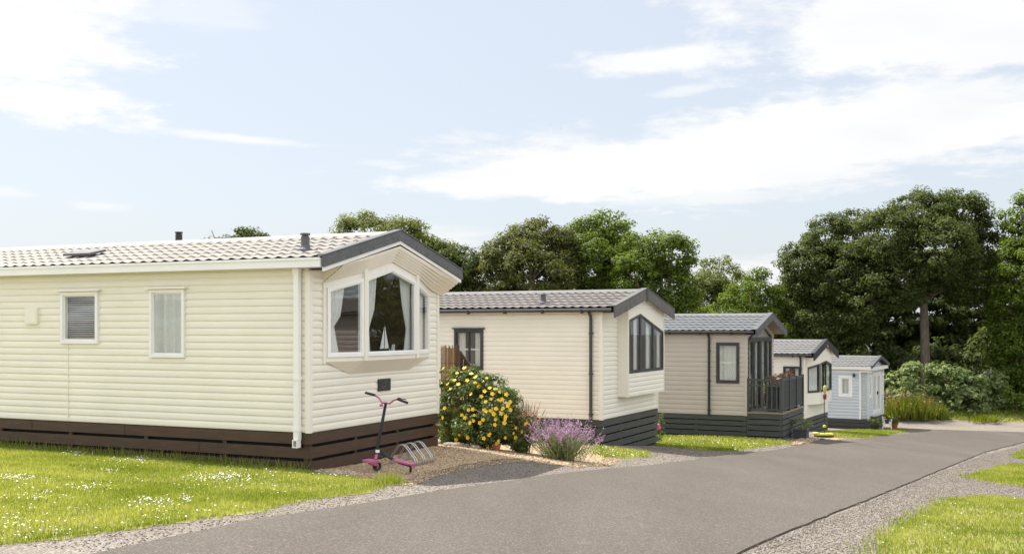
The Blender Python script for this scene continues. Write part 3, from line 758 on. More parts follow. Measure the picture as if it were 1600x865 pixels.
# bay: three facets
bot, gl0 = zb+.955, zb+1.02
PT = [(0.02,.36), (.2,1.1), (.2,2.63), (0.02,3.37)]
zft = lambda v: zb + 2.36 - .24*abs(v-1.85)
bay = MB()
for k in range(3):
    p0, p1 = Vector((*PT[k], 0)), Vector((*PT[k+1], 0)); e = (p1-p0).normalized(); n = Vector((e.y, -e.x, 0)); Ls = (p1-p0).length
    tv = lambda s: zft(p0.y + e.y*s)
    mid = (1.85-p0.y)/e.y
    def prof(s0, s1, z0, dz):
        q = [Vector((s0, z0)), Vector((s1, z0)), Vector((s1, tv(s1)+dz))]
        if k == 1: q.append(Vector((mid, tv(mid)+dz)))
        return q + [Vector((s0, tv(s0)+dz))]
    outer, inner = prof(0, Ls, bot, .12), prof(.03, Ls-.03, gl0, -.02)
    ring(bay, p0, e, n, outer, inner, .0, -.05)
    wd = window(root, p0, e, n, inner, .045, .022, 'white', None, name='bay_window', label=['bay window facet on the left', 'pointed middle pane of the bay window', 'bay window facet on the right'][k])
    c = MB()
    zt = lambda s: tv(s) + .02
    if k == 0:
        curtain_sheet(c, p0, e, n, [(.06, zt(.04)), (.06, zb+1.6), (.06, zb+1.45), (.06, gl0)], [(.44, zt(.44)), (.34, zb+1.6), (.22, zb+1.45), (.32, gl0)], -.065, .012, 4, 28)
    if k == 1:
        curtain_sheet(c, p0, e, n, [(.08, zt(.03)), (.08, zb+1.7), (.08, zb+1.42), (.08, gl0)], [(.46, zt(.33)), (.38, zb+1.7), (.22, zb+1.42), (.26, gl0)], -.07, .014, 5, 32)
        c.build('curtain', M['curtain'], wd, smooth=True); c = MB()
        curtain_sheet(c, p0, e, n, [(Ls-.40, zt(Ls-.40)), (Ls-.30, zb+1.8), (Ls-.16, zb+1.42), (Ls-.24, gl0)], [(Ls-.03, zt(Ls-.03)), (Ls-.03, zb+1.8), (Ls-.03, zb+1.42), (Ls-.03, gl0)], -.10, .016, 6, 36)
    if k == 2:
        curtain_sheet(c, p0, e, n, [(.08, zt(.08)), (.1, zb+1.5), (.06, gl0)], [(Ls-.04, zt(Ls-.04)), (Ls-.04, zb+1.5), (Ls-.04, gl0)], -.10, .016, 6, 36)
    c.build('curtain', M['curtain'], wd, smooth=True)
for k in (1, 2):                                        # posts where the facets meet
    p = PT[k]; bay.box(p[0]-.05, p[0]+.03, p[1]-.04, p[1]+.04, bot, zft(p[1])+.11)
bay.build('bay', M['cream_trim'], root)
b2 = MB(); low = [(.012,.40,bot), (.012,.98,zb+.76), (.012,2.72,zb+.76), (.012,3.33,bot)]; top = [(PT[i][0]+.01, PT[i][1], bot) for i in range(4)]
b2.add([top[0], top[1], low[1]], [(0,1,2)]); b2.add([top[1], top[2], low[2], low[1]], [(0,1,2,3)]); b2.add([top[2], top[3], low[2]], [(0,1,2)])
b2.build('bay_underside', M['soffit'], root)
b3 = MB(); b3.add([(0.0,.40,gl0-.02), (PT[1][0]-.05,1.1,gl0-.02), (PT[2][0]-.05,2.63,gl0-.02), (0.0,3.33,gl0-.02), (-.28,3.33,gl0-.02), (-.28,.40,gl0-.02)], [(0,1,2,3,4,5)]); b3.build('window_ledge', M['white'], root)
# raked soffit between bargeboard and bay, in ribbed boards
so = MB(); nb = 6
vs = [.30, 1.1, 1.85, 2.63, 3.40, 3.80]
ui = {.30: .03, 1.1: .21, 1.85: .21, 2.63: .21, 3.40: .03, 3.80: .03}
def sof(v, t):
    zo = zroof(v) - .15 - .025; zi = zft(v) + .085
    return Vector((.355 + (ui[v]-.355)*t, v, zo + (zi-zo)*t))
for a, b in zip(vs[:-1], vs[1:]):
    for r in range(nb):
        t0, t1 = r/nb, (r+1)/nb
        drop = Vector((.010, 0, -.014))
        q = [sof(a, t0), sof(b, t0), sof(b, t1)+drop, sof(a, t1)+drop]
        so.quad(*q); so.quad(q[3], q[2], sof(b, t1), sof(a, t1))
so.quad(sof(.30, 0), sof(.30, 1), Vector((0.0, .30, sof(.30, 1).z)), Vector((0.0, .30, sof(.30, 0).z)))
so.quad(Vector((.33, -.16, zroof(-.14)-.18)), Vector((.33, .30, zroof(.30)-.19)), Vector((.0, .30, zroof(.30)-.19)), Vector((.0, -.16, zroof(-.14)-.18)))
so.quad(Vector((.33, 3.8, zroof(3.8)-.2)), Vector((.33, 3.86, zroof(3.84)-.19)), Vector((.0, 3.86, zroof(3.84)-.19)), sof(3.8, 1))
so.build('soffit', M['soffit'], root)
mb = MB(); mb.box(.01, .035, .30, .345, bot-.02, zft(.3)+.08); mb.box(.01, .03, .03, .30, zb+2.06, zb+2.10); mb.build('bay_edge_trim', M['cream_trim'], root)
# slate plaque with a faint swirl
mb = MB(); mb.box(.014, .030, 1.76, 2.12, zb+.47, zb+.655); pq = mb.build('plaque', M['slate'], root)
mb = MB(); pts = [(.031, 1.99 + .05*math.cos(a)*(.4+a/9), zb+.60 + .035*math.sin(a)*(.4+a/9)) for a in np.linspace(-.6, 4.6, 14)]; mb.tube(pts, .004, 5)
mb.box(.030, .033, 1.84, 1.93, zb+.515, zb+.521); mb.box(.030, .033, 1.86, 1.98, zb+.535, zb+.540); mb.build('emblem', M['emblem'], pq)
# ornaments on the ledge (things of their own)
def w2(rt, p):
    q = Matrix.Rotation(rt.rotation_euler.z, 4, 'Z') @ Vector(p) + rt.location; return q
o = empty('model_sailboat', w2(C1, (.03, 1.92, gl0-.02)), C1.rotation_euler.z, 'small model sailboat with white sails on the bay window ledge', 'ornament')
mb = MB(); mb.prism([(-.03,-.13,.05),(.03,-.13,.05),(.025,.13,.05),(-.025,.13,.05)], (0,0,.03)); mb.prism([(-.02,-.08,0),(.02,-.08,0),(.02,.08,0),(-.02,.08,0)], (0,0,.05)); mb.build('hull', M['blind'], o)
mb = MB(); mb.tube([(0,.01,.08),(0,.01,.50)], .006, 6); mb.build('mast', M['post'], o)
mb = MB(); mb.prism([(-.002,.02,.11),(-.002,.14,.12),(-.002,.02,.47)], (.004,0,0)); mb.prism([(-.002,0,.12),(-.002,-.12,.11),(-.002,0,.44)], (.004,0,0)); mb.build('sail', M['curtain'], o)
o = empty('deck_chair_ornament', w2(C1, (.0, 2.27, gl0-.02)), C1.rotation_euler.z, 'tiny white deck chair ornament standing right of the sailboat', 'ornament')
mb = MB(); mb.bar((.04,-.05,0),(-.03,.06,.17),.012,.012); mb.bar((-.04,-.05,0),(-.06,.06,.17),.012,.012); mb.bar((.04,.07,0),(.0,-.05,.10),.012,.012); mb.bar((-.05,.07,0),(-.06,-.05,.10),.012,.012); mb.build('chair_frame', M['white'], o)
mb = MB(); mb.prism([(.03,-.03,.05),(-.05,-.03,.05),(-.06,.055,.16),(-.03,.055,.16)], (0,0,.006)); mb.build('chair_sling', M['curtain'], o)

# --- second caravan
root, zb, zroof, sl = caravan(2, (1.88, 22.3), 26, -1.93, h1(1.88, 22.3), 3.7, 10, 2.22, 2.77,
    dict(siding='cream_warm', side_holes=[(-3.47,-2.84,1.05,1.85)], front_holes=[(1.0,3.4,.5,2.3)], tile='tile_brown', cap='tile_light', roof_res=7, gutter='anth', barge='barge2', barge_h=.235, fascia=0,
         skirt='skirt_grey', board=.135, gap=.03, pipe=-.22, drop=.6, room=3.2),
    'second caravan along, cream with box window at its dark trimmed gable, behind yellow shrub')
C2 = root
w = window(root, (0,0,0), X, N_, rect(-3.52,-2.79, zb+1.0, zb+1.9), .055, .04, 'anth', 'pair', mull=((-3.15, zb+1.05, zb+1.85, .03),), bar=True, label='dark framed side window with lace curtains')
mb = MB(); mb.box(-3.56,-2.75,-.07,.0, zb+1.905, zb+1.93); mb.build('hood', M['anth'], w)
flue(root, -1.5, .35, zroof(.35)+.02, .06, .2, 'flue')
# box bay with siding
BU = .24
mb = MB()
roofc = lambda z: (z - (zroof(0) - .10))/sl
wall_grid(mb, (BU, .95, 0), (0,1,0), (1,0,0), 2.5, zb+.43, zroof(1.85)-.14, [(.06, 2.44, zb+.93, zb+2.36)] , .102, .012, lambda z: roofc(z)-.95, lambda z: 3.7-.95-roofc(z))
wall_grid(mb, (.01, .95, 0), (1,0,0), (0,-1,0), BU-.01, zb+.43, zb+2.28, [], 3.0, .0)
mb.box(.01, BU-.002, 3.44, 3.45, zb+.43, zb+2.1); mb.quad((.01,.95,zb+.43),(BU+.01,.95,zb+.43),(BU+.01,3.45,zb+.43),(.01,3.45,zb+.43))
mb.box(BU-.02, BU+.018, .945, .985, zb+.425, zb+2.3); mb.box(BU-.02, BU+.018, 3.42, 3.455, zb+.425, zb+2.05)
mb.build('bay', M['cream_warm'], root)
ztop2 = lambda v: zb + 2.245 - (.19*(1.75-v) if v < 1.75 else .245*(v-1.75))
# cream fill between window heads and gable is the siding itself; window outlines follow the gable
gap = MB()
outer = [Vector((.06, zb+.93)), Vector((2.44, zb+.93)), Vector((2.44, zb+2.36)), Vector((.80, zb+2.36)), Vector((.06, zb+2.36))]
innr = [Vector((.07, zb+.94)), Vector((2.43, zb+.94)), Vector((2.43, ztop2(3.38))), Vector((.80, ztop2(1.75))), Vector((.07, ztop2(1.02)))]
ring(gap, Vector((BU, .95, 0)), Y_, X, outer, innr, .006, -.03); gap.build('bay_panel', M['cream_warm'], root)
for i, (a, b) in enumerate(((1.02,1.75), (1.75,2.64), (2.64,3.38))):
    poly = [Vector((a, zb+.94)), Vector((b, zb+.94)), Vector((b, ztop2(b))), Vector((a, ztop2(a)))]
    window(root, (BU, 0, 0), Y_, X, poly, .042, .022, 'anth', 'pair', name='bay_window')
mb = MB(); mb.prism([(.36,1.78,zb+2.80),(.40,1.80,zb+2.83),(.40,1.90,zb+2.83),(.36,1.92,zb+2.80)], (0,0,-.28)); mb.build('finial', M['anth'], root)
mb = MB(); mb.quad((.0,0,zroof(0)-.13),(.34,0,zroof(0)-.13),(.34,1.85,zroof(1.85)-.15),(.0,1.85,zroof(1.85)-.15)); mb.quad((.0,1.85,zroof(1.85)-.15),(.34,1.85,zroof(1.85)-.15),(.34,3.8,zroof(3.8)-.13),(0,3.8,zroof(3.8)-.13)); mb.build('soffit', M['soffit'], root)

# --- third caravan, clay with veranda
root, zb, zroof, sl = caravan(3, (6.57, 29.8), 26, -2.46, h1(6.57, 29.8), 3.7, 9, 2.25, 2.86,
    dict(siding='clay', trim='clay', pitch=.135, side_holes=[(-.78,-.26,.98,1.98)], front_holes=[(.35,3.35,.10,2.15)], tile='tile_grey', cap='tile_light', roof_res=6, gutter='black', barge='barge', barge_h=.20, fascia=0,
         skirt='deck_grey', board=.125, gap=.025, pipe=-1.05, drop=.45, front_u=-.04, room=2.6),
    'third caravan along, clay coloured siding with dark glazed doors onto a railed deck', over=.30)
C3 = root
w = window(root, (0,0,0), X, N_, rect(-.85,-.19, zb+.9, zb+2.05), .06, .04, 'anth', 'net', label='tall side window with net curtain', bar=True)
FU = -.04
for a, b in ((.36,.98), (1.0,1.84), (1.86,2.70), (2.72,3.34)):
    window(root, (FU, 0, 0), Y_, X, rect(a, b, zb+.11, zb+2.14), .06, .03, 'anth', 'pair' if a < 2.7 else 'net', name='glazed_door')
mb = MB(); mb.add([(FU+.03,.5,zb+2.17),(FU+.03,3.2,zb+2.17),(FU+.03,1.85,zb+2.52)], [(0,1,2)]); mb.build('gable_glass', M['glass'], root)
mb = MB(); mb.bar((FU+.04,.45,zb+2.16),(FU+.04,3.25,zb+2.16),.05,.05); mb.bar((FU+.04,.45,zb+2.17),(FU+.04,1.85,zb+2.55),.05,.05); mb.bar((FU+.04,3.25,zb+2.17),(FU+.04,1.85,zb+2.55),.05,.05); mb.build('gable_frame', M['anth'], root)
mb = MB(); mb.quad((FU,-.1,zroof(-.1)-.12),(.30,-.1,zroof(-.1)-.12),(.30,1.85,zroof(1.85)-.12),(FU,1.85,zroof(1.85)-.12)); mb.quad((FU,1.85,zroof(1.85)-.12),(.30,1.85,zroof(1.85)-.12),(.30,3.8,zroof(3.8)-.12),(FU,3.8,zroof(3.8)-.12)); mb.build('soffit', M['deck_floor'], root)
# deck
dz = zb + .11
deck = empty('veranda_deck', C3.location, C3.rotation_euler.z, 'slate green timber deck with railings joined to the clay caravan', 'deck')
mb = MB()
for k in range(8):
    y0 = -.02 + k*.385; mb.box(.0, 1.03, y0, y0+.375, dz-.035, dz)
mb.build('deck_floor', M['deck_floor'], deck)
mb = MB(); k = 0
while k < 9:
    z1 = dz-.045-k*.16; z0 = z1-.135
    mb.box(.02, 1.0, -.012, .012, z0, z1); mb.box(.988, 1.012, .0125, 3.06, z0, z1); k += 1
for x, y in ((.06,.05),(.95,.05),(.95,1.1),(.95,2.1),(.95,3.0)): mb.box(x-.04, x+.03, y-.035, y+.035, dz-1.3, dz-.05)
mb.build('deck_skirting', M['deck_grey'], deck)
mb = MB(); mb.box(.10, .93, .09, 3.0, dz-1.3, dz-.06); mb.build('underfloor', M['dark_inside'], deck)
for (x, y) in ((.03,.03), (.97,.03), (.97,1.05), (.97,2.05), (.97,3.02)):
    mb = MB(); mb.box(x-.045, x+.045, y-.045, y+.045, dz+.001, dz+.93); mb.prism([(x-.05,y-.05,dz+.93),(x+.05,y-.05,dz+.93),(x+.05,y+.05,dz+.93),(x-.05,y+.05,dz+.93)], (0,0,.02)); mb.build('post', M['deck_grey'], deck)
mb = MB(); mb.box(.08,.92,.0,.06,dz+.87,dz+.925); mb.box(.08,.92,.01,.05,dz+.72,dz+.76); mb.box(.08,.92,.01,.05,dz+.06,dz+.10); mb.box(.94,1.0,.08,2.97,dz+.87,dz+.925); mb.box(.95,.99,.08,2.97,dz+.06,dz+.10); mb.build('handrail', M['deck_grey'], deck)
for k in range(6):
    x = .17 + k*.135; mb = MB(); mb.box(x-.022, x+.022, .015, .045, dz+.10, dz+.87); mb.build('baluster', M['deck_grey'], deck)
for k in range(27):
    y = .13 + k*.105; mb = MB(); mb.box(.955, .985, y-.035, y+.035, dz+.10, dz+.87); mb.build('baluster', M['deck_grey'], deck)
DECKZ = dz

# --- fourth caravan
root, zb, zroof, sl = caravan(4, (10.63, 38.6), 29, -3.30, h1(10.63, 38.6), 3.7, 8, 2.22, 2.83,
    dict(siding='cream_warm', side_holes=[(-.73,-.18,1.05,1.86)], front_holes=[(.34,3.1,.95,2.2)], tile='tile_light', cap='tile_light', roof_res=5, gutter='black', barge='black', barge_h=.26, fascia=0,
         skirt='deck_grey', board=.125, gap=.03, pipe=-.13, drop=.5, room=2.5),
    'fourth caravan along, cream with black gable edge and red roundel at its peak', over=.36)
C4 = root
window(root, (0,0,0), X, N_, rect(-.77,-.14, zb+1.0, zb+1.9), .05, .04, 'anth', 'pair')
PT4 = [(0.015,.30), (.30,1.12), (.30,3.02), (0.015,3.40)]
bb = MB()
for k in range(3):
    p0, p1 = Vector((*PT4[k], 0)), Vector((*PT4[k+1], 0)); e = (p1-p0).normalized(); n = Vector((e.y, -e.x, 0)); Ls = (p1-p0).length
    tz = lambda s: zb + 2.10 - .16*abs(p0.y + e.y*s - 1.85)
    outer = [Vector((0, zb+.48)), Vector((Ls, zb+.48)), Vector((Ls, zroof(p1.y)-.14)), Vector((Ls*.5, zroof((p0.y+p1.y)/2)-.14)), Vector((0, zroof(p0.y)-.14))]
    a, b2_ = .04, Ls-.04
    inner = [Vector((a, zb+.92)), Vector((b2_, zb+.92)), Vector((b2_, tz(b2_))), Vector((Ls*.5, tz(Ls*.5))), Vector((a, tz(a)))]
    ring(bb, p0, e, n, outer, inner, 0, -.04)
    window(root, p0, e, n, inner, .05, .02, 'anth', 'curtain' if k == 0 else 'pair', name='bay_window', mull=((Ls*.5, zb+.95, tz(Ls*.5)-.03, .04),) if k == 1 else ())
bb.add([(p[0], p[1], zb+.48) for p in PT4], [(0,1,2,3)])
bb.build('bay', M['cream_warm'], root)
mb = MB(); mb.lathe([(.01,0),(.095,0),(.10,.01),(.095,.02),(.01,.02)], (0,0,0), 16); rd = mb.build('roundel', M['red'], root); rd.rotation_euler = (0, R(90), 0); rd.location = (.398, 1.85, zb+2.62)
mb = MB(); mb.box(.421,.424,1.80,1.90,zb+2.60,zb+2.64); mb.build('badge', M['white'], root)
mb = MB(); mb.quad((0,-.1,zroof(-.1)-.14),(.36,-.1,zroof(-.1)-.14),(.36,1.85,zroof(1.85)-.2),(0,1.85,zroof(1.85)-.2)); mb.quad((0,1.85,zroof(1.85)-.2),(.36,1.85,zroof(1.85)-.2),(.36,3.8,zroof(3.8)-.14),(0,3.8,zroof(3.8)-.14)); mb.build('soffit', M['soffit'], root)

# --- fifth caravan, pale blue with white french doors
root, zb, zroof, sl = caravan(5, (15.65, 46.8), 30, -4.03, h1(15.65, 46.8), 3.6, 7, 2.20, 2.73,
    dict(siding='blue', trim='white', pitch=.14, lip=.022, side_holes=[(-1.14,-.74,1.05,1.82)], front_holes=[(.38,.82,1.0,1.88),(1.1,2.92,.14,2.0),(3.05,3.4,1.0,1.88)], tile='tile_light', cap='tile_light', roof_res=5, gutter='white', box_gutter=True,
         barge='barge', barge_h=.10, fascia=.0, skirt='skirt_grey', board=.15, gap=.02, drop=.5, side_end=-.28, no_corner=True, room=2.5),
    'furthest caravan, small and pale blue with white french doors', over=.22)
C5 = root
window(root, (0,0,0), X, N_, rect(-1.24,-.64, zb+.96, zb+1.92), .11, .035, 'white', 'curtain')
mb = MB(); wall_grid(mb, (-.28, .12, 0), (1,0,0), N_, .28, zb, zb+2.2, [], .13, .016); mb.build('porch_side', M['blue'], root)
mb = MB(); mb.box(-.34,-.27,-.03,.12, zb, zb+2.18); mb.box(-.03,.03,.09,.16, zb, zb+2.18); mb.build('corner_trim', M['white'], root)
mb = MB(); mb.box(-.05,.20,-.12,3.72, zb+2.14, zb+2.30); mb.box(-7.1,.18,-.02,.02,zb+2.06,zb+2.22); mb.build('eaves_beam', M['white'], root)
for a, b in ((1.08,2.0), (2.02,2.94)):
    d = window(root, (0,0,0), Y_, X, rect(a, b, zb+.12, zb+2.02), .13, .03, 'white', 'pair', name='french_door', mull=(((a+b)/2, zb+.2, zb+1.95, .03),))
    mb = MB(); yy = b-.06 if a < 1.5 else a+.06; mb.box(.03,.07,yy-.012,yy+.012,zb+1.0,zb+1.14); mb.build('handle', M['black'], d)
for a, b in ((.34,.86), (3.02,3.42)): window(root, (0,0,0), Y_, X, rect(a, b, zb+.92, zb+1.94), .08, .03, 'white', 'net', mull=())
mb = MB(); mb.lathe([(.03,0),(.05,.02),(.05,.10),(.07,.12),(.01,.16)], (-.55,-.09,zb+1.86), 10); mb.box(-.57,-.53,-.09,-.0,zb+1.94,zb+1.97); mb.build('wall_lamp', M['black'], root)

# --- caravan across the road, seen mirrored in the bay window
root, zb, zroof, sl = caravan(6, (13.4, 12.2), 84, -1.95, h1(13.4, 14.5), 3.7, 8, 2.25, 2.8,
    dict(siding='clay', trim='clay', pitch=.135, side_holes=[], front_holes=[], tile='tile_brown', cap='tile_brown', roof_res=4, gutter='anth', barge='anth', barge_h=.22, fascia=0, skirt='skirt_grey', board=.14, gap=.03, drop=.6),
    'clay caravan across the road, seen only as a reflection in the bay window', over=.3)
C6 = root

# ------------------------------------------------------------------ small things
# --- pink scooter
gz = h1(-1.65, 14.5) + .025
sc = empty('kick_scooter', (-1.65, 14.5, gz), 0, 'pink and black three wheeled scooter standing on gravel by the caravan end', 'scooter')
def S(px, py, Y): v = at(px, py, Y); return (v.x+1.65, v.y-14.5, v.z-gz)
hd, ft = S(603,629,14.72), S(589,702,14.72)
mb = MB(); mb.tube([hd, ft], [.020,.024], 10); mb.build('steering_column', M['rubber'], sc)
mb = MB(); mb.tube([S(585,617,14.80), S(592,621,14.79), S(597,629,14.76), hd, S(609,630,14.70), S(615,625,14.67), S(622,623,14.64)], .013, 8); mb.build('handlebar', M['pink'], sc, smooth=True)
for a, b in ((S(571,613,14.86), S(586,617,14.80)), (S(621,623,14.64), S(637,629,14.58))): mb = MB(); mb.tube([a, b], .018, 8); mb.build('grip', M['rubber'], sc)
mb = MB(); mb.tube([S(622,621,14.62), S(635,624,14.56)], .006, 6); mb.build('brake_lever', M['rubber'], sc)
mb = MB(); q = Vector(S(596,633,14.70)); mb.box(q.x-.025,q.x+.02,q.y-.02,q.y+.02,q.z-.015,q.z+.02); mb.build('clamp', M['pink'], sc)
def wheel(c, ax, r, w):
    ax = Vector(ax).normalized(); c = Vector(c); x = ax.cross(Vector((0,0,1))).normalized(); y = Vector((0,0,1)); t = MB()
    t.tube([c + (x*math.cos(a) + y*math.sin(a))*(r-w/2) for a in np.linspace(0, 2*math.pi, 21)], w/2, 8, cap=False)
    ty = t.build('wheel', M['rubber'], sc, smooth=True)
    h = MB(); h.tube([c-ax*w*.5, c+ax*w*.5], r*.25, 10)
    for k in range(5):
        a = 2*math.pi*k/5; h.bar(c, c + (x*math.cos(a)+y*math.sin(a))*(r-w*.7), .012, .014)
    h.build('spokes', M['flue'], ty)
wB = on_ground(589, 738); wC = on_ground(641.5, 741); wA = Vector((-1.93, 14.93, 0)); rW = .068
L_ = lambda p, z=rW: (p.x+1.65, p.y-14.5, h1(p.x, p.y)+.025-gz+z)
wheel(L_(wB), (.55,-.83,0), rW, .032); wheel(L_(wC), (1,.12,0), rW, .032); wheel(L_(wA), (1,.3,0), rW, .032)
mb = MB(); mb.bar(ft, (L_(wA)[0], L_(wA)[1], L_(wA)[2]+.02), .05, .03); mb.build('fork', M['flue'], sc)
mb = MB(); q = Vector(S(591,706,14.68)); mb.box(q.x-.055,q.x+.06,q.y-.05,q.y+.05,q.z-.02,q.z+.045); mb.build('hinge', M['rubber'], sc)
mb = MB(); mb.box(q.x-.03,q.x+.025,q.y-.055,q.y-.05,q.z-.0,q.z+.04); mb.build('badge', M['white'], sc)
mb = MB(); mb.tube([q+Vector((.04,0,.0)), Vector(S(612,716,14.56)), Vector(S(624,722,14.48)), Vector(S(640,727,14.34))], [.024,.02,.02,.018], 8); mb.build('arm', M['rubber'], sc)
mb = MB(); mb.tube([q+Vector((-.02,0,-.01)), Vector(S(587,716,14.55)), Vector(L_(wB, .1))], [.022,.02,.016], 8); mb.build('arm', M['pink'], sc)
mb = MB(); a, b = Vector(S(617,718,14.52)), Vector(S(647,725,14.33)); mb.bar(a, b, .115, .022); mb.bar(b-Vector((.02,0,.01)), b+Vector((.0,0,-.05)), .05, .03); mb.build('footplate', M['pink'], sc)
mb = MB(); a, b = Vector(S(572,718,14.55)), Vector(S(587,721,14.42)); mb.bar(a, b, .14, .026); mb.bar(Vector(S(577,722,14.5)), Vector(L_(wB, .09)), .04, .05); mb.build('footplate', M['pink'], sc)

# --- bicycle rack of three hoops
o = empty('bicycle_rack', tuple(w2(C1, (.60, 1.75, 0))[:2]) + (h1(*w2(C1, (.6,1.75,0))[:2])+.02,), C1.rotation_euler.z, 'low galvanised bicycle rack of three hoops on the golden gravel', 'bicycle rack')
for k in range(3):
    y = -.24 + k*.24; mb = MB()
    for s in (-.028, .028): mb.tube([(-.20,y+s,-.05),(-.20,y+s,.06),(-.17,y+s,.15),(-.07,y+s,.275),(-.03,y+s,.29),(.02,y+s,.285),(.06,y+s,.26),(.20,y+s,.10),(.22,y+s,.06),(.22,y+s,-.05)], .0085, 8)
    mb.build('hoop', M['steel'], o, smooth=True)
mb = MB(); mb.bar((-.20,-.32,.015),(-.20,.32,.015),.03,.012); mb.bar((.22,-.32,.015),(.22,.32,.015),.03,.012); mb.build('base_bar', M['steel'], o)

# --- cane screen, post and steps between the caravans
p = at(690, 600, 19.6); g0 = h1(p.x, 19.6)
o = empty('cane_screen', (p.x, 19.6, g0), R(-6), 'brown cane screen panel standing between the two cream caravans', 'screen')
top = -.33-g0
mb = MB()
for k in range(24):
    x = k*.0122 - .01; mb.tube([(x, random.uniform(-.006,.006), 0), (x+random.uniform(-.004,.004), 0, top+random.uniform(-.05,.02))], .0066, 6)
mb.build('cane_panel', M['bamboo'], o)
mb = MB()
for z in (.15,.5,.85,1.2,1.55): mb.tube([(-.01,-.009,z),(.29,-.009,z)], .003, 5)
mb.build('binding_wire', M['post'], o)
mb = MB(); mb.box(.265,.325,-.02,.05,0,top+.02); mb.build('post', M['post'], o)
o = empty('timber_steps', (at(719,600,20.2).x, 20.2, h1(at(719,600,20.2).x, 20.2)), R(-10), 'dark brown timber steps side with sloping handrail beside the cane screen', 'steps')
g2 = o.location.z; T_ = lambda px, py: (at(px,py,20.2).x - o.location.x, 0, at(px,py,20.2).z - g2)
mb = MB(); mb.bar(T_(717,548), T_(762,605), .05, .07, (0,1,0)); mb.build('handrail', M['wood_dark'], o)
mb = MB()
for px in (721,727,733,739,745,751): q = T_(px, 548+(px-717)*57/45); mb.box(q[0]-.03,q[0]+.03,-.01,.015,.02,q[2])
mb.build('side_boards', M['wood_dark'], o)
mb = MB(); mb.box(-.05,.03,-.04,.04,0,T_(719,549)[2]); mb.build('post', M['wood_dark'], o)

# ------------------------------------------------------------------ plants
def clumpy(lobes, per_m2, size, clump=(.35,.8), shell=(.55,1.07), lpc=60, aspect=.62, keep=.86, up=.55):
    """leaf verts/faces for a crown made of ellipsoid lobes (cx,cy,cz,rx,ry,rz) filled with leaf clumps"""
    Cs, Ns = [], []
    LB = np.array(lobes, float)
    for c in LB:
        r = c[3:]; area = 4*np.pi*((r[0]*r[1])**1.6/3 + (r[0]*r[2])**1.6/3 + (r[1]*r[2])**1.6/3)**(1/1.6)
        n = max(3, int(area*per_m2)); d = unit(rng.normal(size=(n, 3))); k = shell[0] + (shell[1]-shell[0])*rng.random(n)**.6
        P = c[:3] + d*r*k[:, None]
        ok = rng.random(n) < keep
        for c2 in LB:
            if c2 is c: continue
            q = np.linalg.norm((P - c2[:3])/c2[3:], axis=1); ok &= q > .62
        P, d = P[ok], d[ok]
        cr = clump[0] + (clump[1]-clump[0])*rng.random(len(P))
        m = np.maximum(6, (lpc*(cr/np.mean(clump))**2)).astype(int); idx = np.repeat(np.arange(len(P)), m); t = len(idx)
        g = unit(rng.normal(size=(t, 3))); rr = rng.random(t)**.45
        X_ = P[idx] + g*rr[:, None]*cr[idx][:, None]*np.array([1, 1, .62])
        N__ = g*.7 + np.array([0, 0, up]) + d[idx]*.35 + rng.normal(0, .36, (t, 3))
        Cs.append(X_); Ns.append(N__)
    Cc = np.concatenate(Cs); Nn = np.concatenate(Ns); s = size*(.5 + 1.0*rng.random(len(Cc)))
    v, f = leaves(Cc, Nn, s, s*aspect)
    return v, f, np.repeat(np.clip(rng.normal(.45, .24, len(Cc)), 0, 1), 4)
def tree(name, base, lobes, lm, label, cat='tree', group=None, size=.14, per=2.6, lpc=105, trunk_r=.26, clump=(.28,.70), lean=0, keep=.92, limbs=True, bend=None):
    """base: world point on the ground; lobes in world space"""
    base = Vector(base); r = empty(name, base, 0, label, cat, group)
    LB = [(l[0]-base.x, l[1]-base.y, l[2]-base.z, *l[3:]) for l in lobes]
    v, f, t = clumpy(LB, per, size, clump, lpc=lpc, keep=keep)
    np_mesh('crown', v, f, M[lm], r, tint=t)
    mb = MB(); cz = float(np.mean([l[2] for l in LB])); cx = float(np.mean([l[0] for l in LB])); cy = float(np.mean([l[1] for l in LB])); zt = max(l[2] for l in LB)
    lowz = min(l[2]-l[5]*.7 for l in LB); fork = max(.8, min(cz*.62, lowz + .35*(zt-lowz)))
    pts = [(0,0,-.2),(.02,0,.3),(cx*.10+.08*trunk_r,cy*.1,fork*.5),(cx*.25,cy*.25,fork),(cx*.6,cy*.6,(fork+cz)/2+.3),(cx,cy,zt)]
    mb.tube(pts, [trunk_r*1.5,trunk_r*1.12,trunk_r*.95,trunk_r*.8,trunk_r*.5,trunk_r*.12], 10)
    if limbs:
        for l in LB:
            s = Vector(pts[3]).lerp(Vector(pts[4]), random.uniform(0,.8)); e = Vector(l[:3]); m_ = s.lerp(e, .5) + Vector((random.uniform(-.3,.3), random.uniform(-.3,.3), -.25*(e-s).length*.3))
            mb.tube([s, m_, e, e + (e-m_)*.5], [trunk_r*.42, trunk_r*.3, trunk_r*.18, .03], 7)
            for _ in range(4):
                d = Vector((random.gauss(0,1), random.gauss(0,1), random.uniform(-.2,1))).normalized(); q = m_.lerp(e, random.uniform(.2,1)); mb.tube([q, q + Vector((d.x*l[3], d.y*l[4], d.z*l[5]))*.5, q + Vector((d.x*l[3], d.y*l[4], d.z*l[5]))*.85], [trunk_r*.16, trunk_r*.1, .02], 5)
    mb.build('trunk', M['bark'], r, smooth=True)
    return r
def PL(Y, *L):
    """lobes measured as (x, y, rx, ry) with a distance offset"""
    out = []
    for l in L:
        yy = Y + (l[4] if len(l) > 4 else 0); p = at(l[0], l[1], yy); k = yy/F
        out.append((p.x, yy, p.z, l[2]*k, l[2]*k*.95, l[3]*k))
    return out
def tb(px, Y): x = (px-800)/F*Y; return (x, Y, h1(x, Y))
GW = 'trees behind the caravans'
